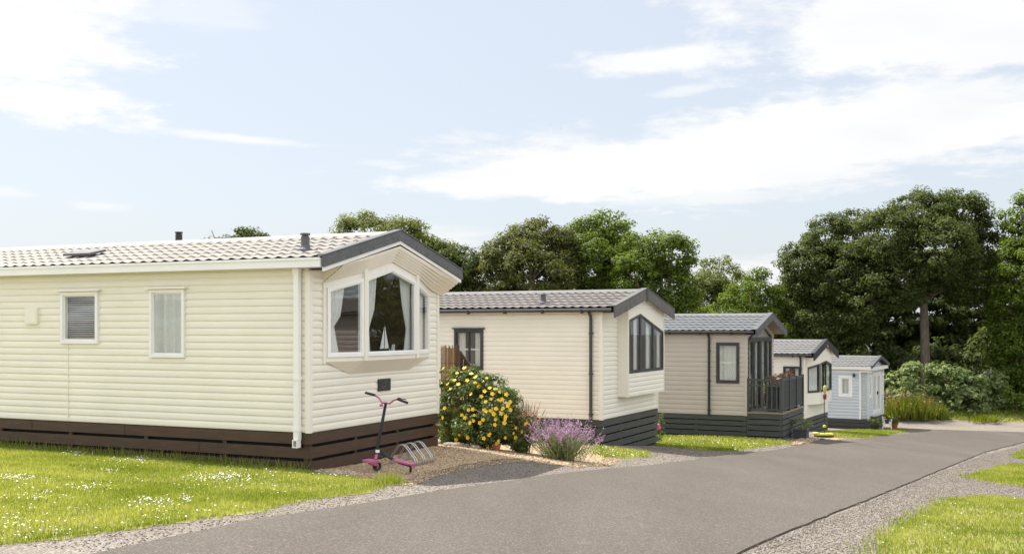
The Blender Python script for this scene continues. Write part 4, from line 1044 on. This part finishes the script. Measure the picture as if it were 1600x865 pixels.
tree('tree', tb(372, 56), PL(56, (386,382,30,24), (340,384,20,14,1), (372,392,36,24), (400,400,40,30), (360,420,50,40)), 'leaf_dark', 'small dark treetop showing left above the roof of the nearest caravan', group=GW)
tree('tree', tb(590, 58), PL(58, (570,365,42,30), (622,368,40,26), (545,385,28,24), (655,388,36,34,1), (600,410,80,50), (690,420,40,40)), 'leaf_ash', 'pale green airy tree rising behind the gable of the nearest caravan', group=GW, keep=.72)
tree('tree', tb(715, 57), PL(57, (690,425,45,44), (722,420,32,38,-1), (700,470,60,50), (668,398,26,28)), 'leaf_dark', 'dark tree directly above the left end of the second caravan roof', group=GW)
tree('tree', tb(830, 56), PL(56, (838,383,44,38), (790,405,40,38,-1), (876,400,30,42), (772,440,34,46), (835,430,62,48,-1.5), (885,450,30,42), (800,475,60,46)), 'leaf_olive', 'broad olive green tree behind the middle of the second caravan roof', group=GW, per=2.9)
tree('tree', tb(935, 57), PL(57, (912,372,27,36), (950,362,34,30), (935,405,46,44,-1), (972,390,22,30), (915,450,42,52), (960,455,40,50)), 'leaf_mid', 'tall bright green tree rising right of the broad olive tree', group=GW, per=2.9)
tree('tree', tb(1030, 55), PL(55, (1010,395,34,34), (1050,400,32,34,-.5), (1066,440,24,36), (995,440,38,44,-1), (1040,455,44,44), (1070,485,30,40), (1010,490,60,40)), 'leaf_mid', 'rounded green tree behind the gable of the second caravan', group=GW, per=2.9)
tree('tree', tb(1125, 66), PL(66, (1122,432,34,30), (1105,465,28,38), (1145,455,30,34), (1120,500,44,40)), 'leaf_ash', 'small greyish green tree further off, left of two above the clay caravan', group=GW)
tree('tree', tb(1180, 61), PL(61, (1188,452,26,30), (1165,478,32,34), (1200,485,24,36), (1130,505,40,30), (1180,520,60,40)), 'leaf_mid', 'small green tree further off, right of two above the clay caravan', group=GW)
tree('tree', tb(1290, 62), PL(62, (1335,372,44,42), (1290,378,40,36), (1258,412,36,40,-1), (1300,430,56,48,-1.5), (1250,465,40,40), (1330,440,50,50), (1290,500,80,50)), 'leaf_dark', 'dark rounded tree left of the big sycamore, above the blue caravan', group=GW, per=2.95)
tree('sycamore_tree', tb(1446, 59), PL(59, (1440,338,52,42), (1500,342,44,42), (1392,372,50,46,-1), (1530,385,27,48), (1460,392,60,48,-2), (1505,430,50,44), (1360,420,42,48,1), (1405,440,50,40,-1), (1350,470,40,40)), 'leaf_dark', 'biggest tree, sycamore with a bare lower trunk above the hedge', group=GW, per=2.9, trunk_r=.27)
tree('tree', tb(1612, 57), PL(57, (1598,352,34,44), (1640,370,50,50), (1578,420,30,44,-.5), (1615,430,50,55,-1), (1582,490,34,50), (1640,510,60,60), (1590,560,36,50)), 'leaf_mid', 'green tree cut off by the right edge, right of the sycamore', group=GW, per=2.9)
# deeper wood
for px, Y, L, lb in ((1380, 72, ((1310,470,90,80),(1420,480,90,90),(1350,560,110,70),(1290,560,80,60),(1440,570,90,60)), 'dark woodland tree in the shade behind the sycamore trunk'),
                     (1530, 70, ((1500,470,80,90),(1580,490,80,90),(1440,500,60,70),(1500,560,70,60),(1540,570,100,70),(1620,580,80,80)), 'dark woodland tree deep behind the right hand hedge'),
                     (1230, 74, ((1230,520,60,50),(1180,540,70,40),(1260,560,60,50)), 'low dark woodland tree behind the roof of the fourth caravan')):
    tree('woodland_tree', tb(px, Y), PL(Y, *L), 'leaf_dark', lb, group='trees deep in the wood', per=1.2, size=.26, lpc=100)
for x, y, s, lb in ((38, 42, 1.0, 'tree across the road, mirrored in the middle bay pane'), (44, 49, 1.15, 'second tree across the road, mirrored behind the first'), (34, 47, .9, 'third tree across the road, mirrored left of the others')):
    z = h1(x, y); tree('roadside_tree', (x, y, z), [(x, y, z+6*s, 3.2*s, 3.2*s, 2.6*s), (x-2, y+1, z+4.2*s, 2.6*s, 2.6*s, 2.4*s), (x+2, y-1, z+4.4*s, 2.6*s, 2.6*s, 2.2*s), (x, y-1, z+2.6*s, 3*s, 3*s, 2*s)], 'leaf_olive', lb, group='trees mirrored in the bay window', per=1.6)
# understory and hedge
def bush(name, px, Y, L, lm, label, cat, size=.16, per=3.2, lpc=34, clump=(.22,.45), group=None, keep=.9):
    return tree(name, tb(px, Y), PL(Y, *L), lm, label, cat, group, size=size, per=per, lpc=lpc, trunk_r=.05, clump=clump, keep=keep)
GU = 'bushes along the edge of the wood'
bush('hedge_bush', 1428, 54.5, ((1410,594,24,26),(1440,594,30,28),(1425,622,38,28)), 'leaf_bush', 'pale leaved bush behind the tall grasses, nearest the blue caravan', 'bush', .2, group=GU)
bush('hedge_bush', 1496, 54.6, ((1480,598,32,30),(1512,600,28,28),(1498,626,42,26)), 'leaf_bush', 'pale leaved bush in the middle of the hedge, below the sycamore trunk', 'bush', .2, group=GU)
bush('hedge_bush', 1545, 55.4, ((1545,598,20,20),(1560,592,10,12),(1550,622,26,26)), 'leaf_bush', 'pale leaved bush with an arching shoot at the right end of the hedge', 'bush', .2, group=GU)
bush('hedge_bush', 1588, 54.2, ((1580,622,16,20),(1600,634,22,18),(1590,642,28,14)), 'leaf_mid', 'low green bush at the right edge of the photo beside the gravel', 'bush', .16, group=GU)
for px, cy, rx, ry, Y, lb in ((1300,560,50,50,64,'dark understory bush behind the roof of the blue caravan'), (1390,585,40,55,60,'dark understory bush right of the blue caravan gable'), (1470,580,50,50,62,'dark understory bush at the foot of the sycamore'), (1545,580,46,60,61,'dark understory bush behind the arching hedge bush'), (1600,590,40,60,60,'dark understory bush at the far right of the wood')):
    bush('understory_bush', px, Y, ((px,cy,rx,ry),(px-20,cy+30,rx*.8,ry*.7),(px+20,cy+35,rx*.8,ry*.7)), 'leaf_dark', lb, 'bush', .24, 1.6, 40, (.35,.7), group='dark bushes under the trees')
def grass_clump(name, px, py, spread, h, n, lm, label, cat, w=.03, group=None, plume=None):
    b = on_ground(px, py); o = empty(name, b, 0, label, cat, group)
    base = rng.normal(0, spread*.5, (n, 2)); base = np.clip(base, -spread, spread); hh = h*(.4+.6*rng.random(n)**1.3)*(1-.35*np.clip(np.abs(base[:, 0])/spread, 0, 1)**2); a = rng.random(n)*6.28; ln = rng.random(n)*.45*hh
    d = np.column_stack([np.cos(a), np.sin(a), np.zeros(n)]); B = np.column_stack([base, np.full(n, -.03)]); out = base*.35
    mid = B + np.column_stack([np.cos(a)*ln*.25 + out[:, 0]*.5, np.sin(a)*ln*.25 + out[:, 1]*.5, hh*.6]); tip = B + np.column_stack([np.cos(a)*ln + out[:, 0], np.sin(a)*ln + out[:, 1], hh])
    v = np.stack([B-d*w/2, B+d*w/2, mid+d*w*.4, tip, mid-d*w*.4], 1).reshape(-1, 3)
    np_mesh('blades', v, np.arange(5*n).reshape(n, 5), M[lm], o, tint=np.repeat(rng.random(n), 5))
    if plume:
        k = rng.choice(n, n//18, replace=False); P = np.repeat(tip[k], 7, 0) + rng.normal(0, 1, (len(k)*7, 3))*np.array([.025,.025,.12])*h*.8
        v, f = leaves(P, rng.normal(size=P.shape), .09*h, .03*h); np_mesh('plumes', v, f, M[plume], o, tint=np.repeat(rng.random(len(P)), 4))
    return o
GG = 'tall grasses by the hedge'
grass_clump('tall_grass', 1402, 653, .62, 1.3, 900, 'reed', 'tall reddish topped grass clump nearest the blue caravan', 'grass clump', .035, GG, 'rusty')
grass_clump('tall_grass', 1434, 653.5, .66, 1.45, 900, 'reed', 'tall rusty plumed grass clump in front of the pale bush', 'grass clump', .035, GG, 'rusty')
grass_clump('tall_grass', 1467, 653.5, .35, .95, 420, 'reed', 'narrow arching grass clump standing apart on the right', 'grass clump', .035, GG)
grass_clump('weed_clump', 1535, 656, .8, .4, 500, 'reed', 'low scrubby weeds along the gravel below the hedge', 'weeds', .05)

# --- yellow flowering shrub
b = Vector((-.47, 18.5, h1(-.47, 18.5)))
o = empty('yellow_flowering_shrub', b, 0, 'big dark green shrub covered in yellow flowers beside the nearest caravan', 'shrub')
def SL(Y, *L): return [(a-b.x, d-b.y, z-b.z, rx, ry, rz) for a, d, z, rx, ry, rz in PL(Y, *L)]
lob = SL(18.5, (730,610,34,30), (715,640,32,36), (770,630,38,30,-.1), (755,660,50,38,-.25), (795,660,30,32), (720,672,34,26), (805,684,26,20,-.2), (748,600,22,20), (700,655,18,40), (815,672,24,24,-.1), (790,632,26,26,.1), (712,590,11,14), (736,584,9,11), (776,600,12,14), (690,592,8,15), (826,660,9,15), (755,592,10,10), (802,618,9,12))
v, f, t = clumpy(lob, 62, .052, (.07,.15), (.45,1.0), 40, .42, .94, .5)
np_mesh('foliage', v, f, M['leaf_hyp'], o, tint=t)
mb = MB()
for _ in range(14):
    l = random.choice(lob); e = Vector(l[:3]) + Vector((random.gauss(0,.08), random.gauss(0,.08), l[5]*.6)); s = Vector((random.gauss(0,.12), random.gauss(0,.1), -.03)); mb.tube([s, s.lerp(e,.5)+Vector((random.gauss(0,.04),0,.04)), e], [.014,.010,.004], 6)
mb.build('stems', M['post'], o)
fl = MB()
for k in range(5):
    a = 2*math.pi*k/5; d = Vector((math.cos(a), math.sin(a), 0)); s_ = Vector((-d.y, d.x, 0))
    fl.add([(0,0,0), d*.022+s_*.019+Vector((0,0,.010)), d*.040+s_*.006+Vector((0,0,.013)), d*.040-s_*.010+Vector((0,0,.012)), d*.024-s_*.018+Vector((0,0,.006))], [(0,1,2,3,4)])
fl.lathe([(.011,.0),(.012,.010),(.004,.016)], (0,0,0), 8)
me = bpy.data.meshes.new('flower'); me.from_pydata(fl.v, [], fl.f); me.update(); me.materials.append(M['yellow'])
flower_px = [(693,576),(706,582),(726,575),(714,583),(700,592),(736,584),(710,594),(716,600),(704,607),(730,594),(742,590),(754,596),(748,604),(757,611),(765,606),(752,619),(759,627),(773,607),(780,612),(791,616),(760,642),(766,641),(756,640),(770,644),(732,640),(739,639),(722,648),(727,652),(750,660),(740,657),(783,646),(790,650),(793,634),(797,640),(795,630),(766,677),(764,679),(773,663),(789,683),(806,668),(820,662),(815,674),(823,660),(731,683),(718,679),(713,686),(756,684),(773,702),(771,697),(776,692),(695,637),(692,652),(683,620),(700,600),(690,598),(812,651),(818,650),(805,683),(802,676),(779,688),(762,699),(742,598),(744,588),(721,622),(775,638),(782,626),(788,660),(774,655)]
fc = np.array([(l[0], l[1], l[2]) for l in lob]).mean(0)
for i, (px, py) in enumerate(flower_px + [(random.uniform(735,800), random.uniform(590,660)) for _ in range(14)]):
    # where the line of sight first meets the foliage surface, the flower sits there
    best = None
    for Y in np.arange(17.2, 19.2, .02):
        p = at(px, py, Y) - b
        q = min(math.sqrt(sum(((p[k]-l[k])/(l[3+k]*1.04+.03))**2 for k in range(3))) for l in lob)
        if q < 1: best = p; break
        if best is None or q < best_q: best, best_q = (best if best is not None else p), q
    if q >= 1: best = at(px, py, 18.4) - b
    f_ = bpy.data.objects.new('flower', me); COL.objects.link(f_); f_.parent = o; f_.location = best
    d = (Vector(best) - Vector(fc)).normalized() + Vector((random.gauss(0,.3), -.55+random.gauss(0,.3), .45)); f_.rotation_mode = 'QUATERNION'; f_.rotation_quaternion = d.to_track_quat('Z', 'Y'); s = random.uniform(.6,1.05); f_.scale = (s, s, s)
# wispy pinkish plant right behind the shrub
b3 = on_ground(812, 700); b3 = Vector((at(816,700,18.35).x, 18.35, h1(.18,18.35)))
o = empty('wispy_plant', b3, 0, 'wispy pinkish flowering plant between the yellow shrub and the lavender', 'plant')
n = 420; P0 = rng.normal(0, .07, (n, 3))*np.array([1,1,0]); hh = .35+.6*rng.random(n); P1 = P0 + np.column_stack([rng.normal(0,.16,n), rng.normal(0,.12,n), hh]); t = .35+.65*rng.random((n*5))
idx = np.repeat(np.arange(n), 5); Q = P0[idx] + (P1-P0)[idx]*t[:, None] + rng.normal(0,.015,(n*5,3))
v, f = leaves(Q, rng.normal(size=Q.shape), .04, .016); np_mesh('flower_heads', v, f, M['wisp'], o, tint=np.repeat(rng.random(len(Q)), 4))
mb = MB()
for k in range(0, n, 3): mb.tube([P0[k], P1[k]], .0035, 3, cap=False)
mb.build('stems', M['leaf_lav'], o)
# lavender
def lavender(name, base, rad, h, n, label, dx=0):
    o = empty(name, base, 0, label, 'lavender')
    P0 = rng.normal(0, rad*.25, (n, 3))*np.array([1,.8,0]); a = rng.random(n)*6.28; r = rad*np.sqrt(rng.random(n)); hh = h*(.55+.45*rng.random(n))*(1.05-.35*(r/rad)**2)
    P1 = P0 + np.column_stack([np.cos(a)*r + dx*r, np.sin(a)*r*.8, hh]); mid = P0*.5 + P1*.5 + np.column_stack([np.cos(a)*r*.1, np.sin(a)*r*.1, hh*.08])
    d = unit(np.cross(P1-P0, rng.normal(size=(n,3))))*.004
    v = np.stack([P0-d, P0+d, mid+d, P1, mid-d], 1).reshape(-1, 3); np_mesh('stems', v, np.arange(5*n).reshape(n, 5), M['leaf_lav'], o, tint=np.repeat(rng.random(n), 5))
    m = 9; idx = np.repeat(np.arange(n), m); t = .80+.22*rng.random(n*m); Q = P0[idx] + (P1-P0)[idx]*t[:, None] + rng.normal(0,.009,(n*m,3))
    v, f = leaves(Q, rng.normal(size=Q.shape), .026, .016); np_mesh('flower_spikes', v, f, M['purple'], o, tint=np.repeat(rng.random(len(Q)), 4))
    m = 7; idx = np.repeat(np.arange(n), m); t = .1+.55*rng.random(n*m); Q = P0[idx] + (P1-P0)[idx]*t[:, None] + rng.normal(0,.02,(n*m,3))
    v, f = leaves(Q, rng.normal(size=Q.shape), .045, .010); np_mesh('foliage', v, f, M['leaf_lav'], o, tint=np.repeat(rng.random(len(Q)), 4))
lb_ = on_ground(884, 722); lb_.y += .3
lavender('lavender_bush', (lb_.x-.06, lb_.y, h1(lb_.x, lb_.y)), 0.54, .78, 420, 'spreading purple lavender bush at the edge of the road', .04)
# roses by the second caravan corner
b4 = on_ground(1030, 692)
o = empty('pink_flower_plant', b4, 0, 'upright plant with pink blooms at the corner of the second caravan', 'plant')
v, f, t = clumpy([(0,0,.28,.11,.11,.24), (.05,0,.58,.07,.07,.18)], 60, .06, (.06,.1), (.3,1), 14, .5)
np_mesh('foliage', v, f, M['leaf_hyp'], o, tint=t)
mb = MB(); mb.tube([(0,0,-.03),(.01,0,.4),(.05,0,.75)], .008, 6); mb.build('stem', M['leaf_lav'], o)
for x, z in ((-.05,.46), (-.03,.40), (-.08,.42)):
    mb = MB(); mb.lathe([(.005,-.05),(.045,-.03),(.06,.0),(.05,.035),(.02,.05)], (x,-.12,z), 9); mb.build('bloom', M['petal_pink'], o)
# edging stones of the bed
for i, (px, py, s) in enumerate(((690,694,.15), (703,697,.09), (716,698,.10), (728,699,.08), (741,701,.09))):
    p = on_ground(px, py); mb = MB(); mb.lathe([(.3,-.5),(.85,-.35),(1.0,.0),(.8,.42),(.35,.62)], (0,0,0), 11)
    mb.v = [(x*s*random.uniform(.85,1.15)*1.35, y*s*random.uniform(.85,1.15), z*s*.8*random.uniform(.9,1.1)+s*.3) for x, y, z in mb.v]
    q = mb.build('edging_stone', M['rock'], None, smooth=True, loc=(p.x, p.y, p.z)); tag(q, ['largest rounded stone at the corner of the nearest caravan', 'small edging stone beside the large rounded one', 'middle edging stone in front of the yellow shrub', 'fourth edging stone along, half under the shrub', 'rightmost edging stone under the yellow shrub'][i], 'stone', 'stones edging the gravel bed')
def pot(name, p, r, h, m, label, cat='plant pot', square=False, rz=0):
    o = empty(name, p, rz, label, cat); mb = MB()
    if square:
        ring(mb, Vector((0,0,0)), Vector((1,0,0)), Vector((0,0,1)), [Vector((0,0))]*4, [Vector((0,0))]*4, 0, 0) if False else None
        mb.prism([(-r*.9,-r*.9,0),(r*.9,-r*.9,0),(r*.9,r*.9,0),(-r*.9,r*.9,0)], (0,0,h*.9)); mb.box(-r,r,-r,r,h*.9,h)
    else: mb.lathe([(r*.68,0),(r*.95,h*.82),(r*1.08,h*.82),(r*1.08,h),(r*.9,h),(r*.85,h*.9)], (0,0,0), 14)
    mb.build('container', M[m], o); return o
def fill_pot(o, z, r, h, lm, fl=None, n=1):
    v, f, t = clumpy([(0,0,z+h*.5,r,r,h*.5)], 40/max(.3,r*4), .07, (.06,.12), (.2,1), 26, .4); np_mesh('foliage', v, f, M[lm], o, tint=t)
    if fl:
        P = np.array([(random.gauss(0,r*.5), random.gauss(0,r*.5)-r*.2, z+h*random.uniform(.5,1.05)) for _ in range(n)]); P = np.repeat(P, 6, 0) + rng.normal(0,.018,(n*6,3))
        v, f = leaves(P, rng.normal(size=P.shape), .06, .05); np_mesh('blooms', v, f, M[fl], o, tint=np.repeat(rng.random(len(P)),4))
p = on_ground(776, 705); pt = pot('terracotta_pot', (p.x, p.y, p.z), .07, .12, 'terra', 'small terracotta pot half hidden under the yellow shrub')
# square planter by the deck
p = w2(C3, (1.30, 1.1, 0)); o = pot('square_planter', (p.x, p.y, h1(p.x, p.y)), .21, .27, 'planter', 'square slate planter with grassy plant at the foot of the deck', square=True, rz=R(-26)); fill_pot(o, .24, .30, .34, 'leaf_bush')
# planters on the deck
def dk_pos(x, y): q = w2(C3, (x, y, DECKZ)); return (q.x, q.y, q.z)
for y, lm, lb, hh in ((.85, 'rusty', 'trough of rusty red foliage on the deck behind the railing', .30), (2.2, 'rusty', 'taller planter of red flowers on the far end of the deck', .38)):
    o = empty('deck_trough', dk_pos(.62 if y < 1 else .70, y), C3.rotation_euler.z, lb, 'planter', 'planters on the deck'); mb = MB(); mb.prism([(-.13,-.42,0),(.13,-.42,0),(.13,.42,0),(-.13,.42,0)], (0,0,.66)); mb.box(-.15,.15,-.44,.44,.66,.72); mb.build('container', M['planter'], o)
    v, f, t = clumpy([(0,-.2,.72+hh*.5,.18,.26,hh*.5), (0,.2,.72+hh*.45,.18,.26,hh*.5)], 26, .075, (.06,.13), (.3,1), 20, .5); np_mesh('foliage', v, f, M[lm], o, tint=t)
    v, f, t = clumpy([(0,0,.70+hh*.3,.16,.42,hh*.3)], 16, .07, (.06,.12), (.3,1), 14, .5); np_mesh('leaves', v, f, M['leaf_hyp'], o, tint=t)
# yellow and black windmill ornament on its stand
p = on_ground(1287, 682.5); o = empty('garden_ornament', p, 0, 'thin pole with lime bulb and red lantern on a flat yellow base', 'garden ornament'); k = p.y/F
mb = MB(); mb.tube([(0.02,0,.0),(.02,0,82*k)], .014, 8); mb.build('pole', M['black'], o)
mb = MB(); mb.lathe([(.015,-.12),(.045,-.08),(.06,.0),(.055,.08),(.02,.14)], (.04,0,75*k), 12); mb.build('bulb', M['yellow_paint'], o)
mb = MB(); mb.lathe([(.03,-.11),(.06,-.08),(.065,.05),(.035,.09),(.01,.11)], (.03,-.02,64*k), 8); mb.build('lantern', M['red'], o)
mb = MB(); mb.lathe([(.02,-.04),(.055,-.02),(.05,.03),(.02,.05)], (.02,-.02,17*k), 9); mb.build('flower', M['yellow_paint'], o)
mb = MB(); mb.prism([(-.30,-.2,.075),(.30,-.2,.075),(.30,.2,.075),(-.30,.2,.075)], (0,0,.05)); mb.box(-.34,-.18,-.18,.18,.126,.16); mb.build('base', M['yellow_paint'], o)
mb = MB(); mb.box(-.27,.28,-.19,.19,.0,.074); mb.build('base_foot', M['black'], o)
# pots by the blue caravan
p = on_ground(1367, 672); o = pot('plant_tub', p, .20, .28, 'black', 'black tub of green leaves left of the pots by the blue caravan'); fill_pot(o, .26, .30, .34, 'leaf_mid')
p = on_ground(1386, 671); o = empty('chair_planter', p, R(-20), 'little white chair holding a flower pot, by the blue caravan', 'chair planter')
mb = MB()
for x in (-.17,.17):
    for y in (-.13,.13): mb.bar((x*1.05,y*1.1,0),(x,y,.26),.035,.035)
mb.box(-.20,.20,-.16,.16,.255,.285); mb.bar((-.17,.14,.28),(-.20,.20,.58),.035,.03); mb.bar((.17,.14,.28),(.20,.20,.58),.035,.03); mb.bar((-.2,.19,.55),(.2,.19,.55),.03,.05); mb.bar((-.2,.17,.43),(.2,.17,.43),.03,.04); mb.bar((-.19,-.14,.42),(-.19,.17,.44),.035,.025); mb.bar((.19,-.14,.42),(.19,.17,.44),.035,.025); mb.build('chair_frame', M['white'], o)
fp = pot('flower_pot', (p.x, p.y, p.z+.286), .11, .16, 'planter', 'dark pot of orange flowers on the little white chair'); fill_pot(fp, .14, .16, .22, 'leaf_mid', 'yellow', 10)
p = on_ground(1398, 669.5); o = pot('terracotta_pot', p, .15, .26, 'terra', 'terracotta pot with leaves and one red flower, rightmost by the blue caravan'); fill_pot(o, .25, .20, .26, 'leaf_ash', None)
mb = MB(); mb.tube([(0,0,.25),(.12,0,.45),(.20,0,.52)], .007, 5); mb.build('stem', M['leaf_mid'], o); mb = MB(); mb.lathe([(.01,-.03),(.05,0),(.045,.04),(.01,.05)], (.21,0,.53), 8); mb.build('bloom', M['flower_red'], o)

# ------------------------------------------------------------------ light, sky, camera
SUN_EL = R(58); d = Vector((-.84, .54, 0)).normalized(); sdir = Vector((d.x*math.cos(SUN_EL), d.y*math.cos(SUN_EL), math.sin(SUN_EL)))
sl_ = bpy.data.lights.new('sun', 'SUN'); sl_.energy = 4.0; sl_.angle = R(.53); sl_.color = (1, .955, .89)
so_ = bpy.data.objects.new('sun', sl_); COL.objects.link(so_); so_.rotation_euler = (-sdir).to_track_quat('-Z', 'Y').to_euler(); so_.location = (-20, 20, 30)

W = bpy.data.worlds.new('World'); scene.world = W; W.use_nodes = True
nt = W.node_tree; nt.nodes.clear(); NN = nt.nodes.new; LK = nt.links.new
out = NN('ShaderNodeOutputWorld'); bg = NN('ShaderNodeBackground'); bg.inputs['Strength'].default_value = .12; LK(bg.outputs[0], out.inputs[0])
sky = NN('ShaderNodeTexSky'); sky.sky_type = 'NISHITA'; sky.sun_disc = False; sky.sun_elevation = SUN_EL; sky.sun_rotation = math.atan2(d.x, d.y) % (2*math.pi)
sky.air_density = 1.0; sky.dust_density = 2.2; sky.ozone_density = 1.0
tc = NN('ShaderNodeTexCoord'); sp = NN('ShaderNodeSeparateXYZ'); LK(tc.outputs['Generated'], sp.inputs[0])
def mth(op, a, b=None, c=None, clamp=False):
    n = NN('ShaderNodeMath'); n.operation = op; n.use_clamp = clamp
    for i, q in enumerate((a, b, c)):
        if q is None: continue
        if isinstance(q, (int, float)): n.inputs[i].default_value = q
        else: LK(q, n.inputs[i])
    return n.outputs[0]
az = mth('ARCTAN2', sp.outputs['X'], sp.outputs['Y']); el = mth('ARCSINE', sp.outputs['Z'])
zc = mth('ADD', mth('MAXIMUM', sp.outputs['Z'], 0.0), .10)
cv = NN('ShaderNodeCombineXYZ'); LK(mth('DIVIDE', sp.outputs['X'], zc), cv.inputs[0]); LK(mth('DIVIDE', sp.outputs['Y'], zc), cv.inputs[1])
mp = NN('ShaderNodeMapping'); mp.inputs['Scale'].default_value = (1.0, 1.0, 1); mp.inputs['Rotation'].default_value = (0, 0, R(8)); LK(cv.outputs[0], mp.inputs['Vector'])
n1 = NN('ShaderNodeTexNoise'); n1.inputs['Scale'].default_value = 1.6; n1.inputs['Detail'].default_value = 11; n1.inputs['Roughness'].default_value = .60; n1.inputs['Distortion'].default_value = .25; LK(mp.outputs[0], n1.inputs['Vector'])
n3 = NN('ShaderNodeTexNoise'); n3.inputs['Scale'].default_value = 5.5; n3.inputs['Detail'].default_value = 9; n3.inputs['Roughness'].default_value = .65; LK(mp.outputs[0], n3.inputs['Vector'])
nz = mth('ADD', mth('SUBTRACT', n1.outputs['Fac'], .5), mth('MULTIPLY_ADD', n3.outputs['Fac'], .7, -.35))
def ell(px, py, wpx, hpx, tilt=0.0, soft=.5, amt=1.0, noise=2.0):
    a0 = math.atan((px-800)/F); e0 = math.atan((HORIZON-py)/F*math.cos(a0)); ra, re = wpx/F, hpx/F; c, s = math.cos(R(tilt)), math.sin(R(tilt))
    da = mth('SUBTRACT', az, a0); de = mth('SUBTRACT', el, e0)
    u = mth('DIVIDE', mth('ADD', mth('MULTIPLY', da, c), mth('MULTIPLY', de, s)), ra); v = mth('DIVIDE', mth('SUBTRACT', mth('MULTIPLY', de, c), mth('MULTIPLY', da, s)), re)
    r = mth('SQRT', mth('ADD', mth('MULTIPLY', u, u), mth('MULTIPLY', v, v))); r = mth('MULTIPLY_ADD', nz, -noise, r)
    m = NN('ShaderNodeMapRange'); m.interpolation_type = 'SMOOTHSTEP'; m.inputs['From Min'].default_value = 1.0; m.inputs['From Max'].default_value = 1.0-soft; m.inputs['To Min'].default_value = 0; m.inputs['To Max'].default_value = amt; LK(r, m.inputs['Value'])
    return m.outputs[0]
masks = [ell(1230,228,640,84,3.5,.45,1,1.5), ell(790,280,190,36,4,.45,.97,1.1), ell(1520,30,470,120,-3,.5,1,1.9), ell(1480,165,400,80,2,.7,.92,2.3), ell(1020,92,170,25,2,.7,.92,2.6), ell(1065,143,75,10,5,.9,.6,2.6),
         ell(10,60,215,105,8,.6,1,2.2), ell(60,150,175,46,-6,.6,.97,2.2), ell(380,217,150,11,-3,.9,.9,1.8), ell(0,300,50,11,0,.9,.8,1.8), ell(160,322,55,10,0,.9,.6,1.8), ell(1180,425,200,40,0,.9,.6,1.6), ell(640,372,170,28,0,.9,.7,1.6), ell(1090,306,240,20,0,.7,.7,1.3),
         ell(300,20,160,30,0,.9,.35,2.4), ell(600,255,60,8,0,.8,.4,.8)]
cm = masks[0]
for m in masks[1:]: cm = mth('MAXIMUM', cm, m)
# added bright broken cloud, unseen above and behind, to light the shaded walls
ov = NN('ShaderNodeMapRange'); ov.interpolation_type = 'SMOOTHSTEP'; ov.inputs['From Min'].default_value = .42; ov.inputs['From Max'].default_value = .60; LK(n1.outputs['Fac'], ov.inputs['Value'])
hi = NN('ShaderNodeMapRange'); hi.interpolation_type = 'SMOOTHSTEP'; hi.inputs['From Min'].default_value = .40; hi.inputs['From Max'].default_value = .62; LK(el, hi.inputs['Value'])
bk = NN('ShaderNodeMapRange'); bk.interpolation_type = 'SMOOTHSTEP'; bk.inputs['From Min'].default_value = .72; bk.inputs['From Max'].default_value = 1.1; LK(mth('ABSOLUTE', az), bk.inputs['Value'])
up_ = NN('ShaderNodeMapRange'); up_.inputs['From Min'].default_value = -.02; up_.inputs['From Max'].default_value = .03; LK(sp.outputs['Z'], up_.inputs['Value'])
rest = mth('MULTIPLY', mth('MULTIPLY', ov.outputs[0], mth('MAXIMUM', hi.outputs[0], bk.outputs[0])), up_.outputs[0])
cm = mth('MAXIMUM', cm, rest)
# soft body shading of the clouds from a second noise
n2 = NN('ShaderNodeTexNoise'); n2.inputs['Scale'].default_value = .9; n2.inputs['Detail'].default_value = 5; LK(mp.outputs[0], n2.inputs['Vector'])
cr = NN('ShaderNodeValToRGB'); cr.color_ramp.elements[0].color = (.86,.88,.90,1); cr.color_ramp.elements[1].color = (1.0,.995,.985,1); cr.color_ramp.elements[0].position = .35; cr.color_ramp.elements[1].position = .6; LK(n2.outputs['Fac'], cr.inputs['Fac'])
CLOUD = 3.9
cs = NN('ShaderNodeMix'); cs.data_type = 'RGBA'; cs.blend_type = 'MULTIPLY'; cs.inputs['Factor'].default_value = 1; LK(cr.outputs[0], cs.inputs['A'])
bb_ = mth('MULTIPLY_ADD', mth('MAXIMUM', bk.outputs[0], hi.outputs[0]), 5.0, CLOUD)  # added unseen cloud boosted above the visible cloud as fill light
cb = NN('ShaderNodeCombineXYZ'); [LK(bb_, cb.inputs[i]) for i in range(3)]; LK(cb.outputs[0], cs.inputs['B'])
# thin high haze lightens the blue
hz = NN('ShaderNodeMix'); hz.data_type = 'RGBA'; hz.inputs['Factor'].default_value = .80; hz.inputs['B'].default_value = (2.60, 2.74, 2.95, 1); LK(sky.outputs[0], hz.inputs['A'])
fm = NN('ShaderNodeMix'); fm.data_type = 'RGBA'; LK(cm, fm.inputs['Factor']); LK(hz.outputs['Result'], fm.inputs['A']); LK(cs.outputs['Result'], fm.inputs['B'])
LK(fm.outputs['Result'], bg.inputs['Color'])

cam = bpy.data.cameras.new('camera'); co = bpy.data.objects.new('camera', cam); COL.objects.link(co); scene.camera = co
co.location = (0, 0, 0); co.rotation_euler = (R(90), 0, 0)
cam.sensor_width = 36; cam.sensor_fit = 'HORIZONTAL'; cam.lens = 36*F/1600; cam.shift_y = (HORIZON - 432.5)/1600
cam.clip_start = .05; cam.clip_end = 2000
vs_ = scene.view_settings; vs_.view_transform = 'Standard'; vs_.look = 'None'; vs_.exposure = 1.2; vs_.gamma = 1; vs_.use_curve_mapping = False
scene.render.engine = 'CYCLES'
cy = scene.cycles; cy.max_bounces = 8; cy.diffuse_bounces = 4; cy.glossy_bounces = 3; cy.transparent_max_bounces = 12; cy.transmission_bounces = 4
cy.use_denoising = True
try: cy.denoiser = 'OPENIMAGEDENOISE'
except Exception: pass
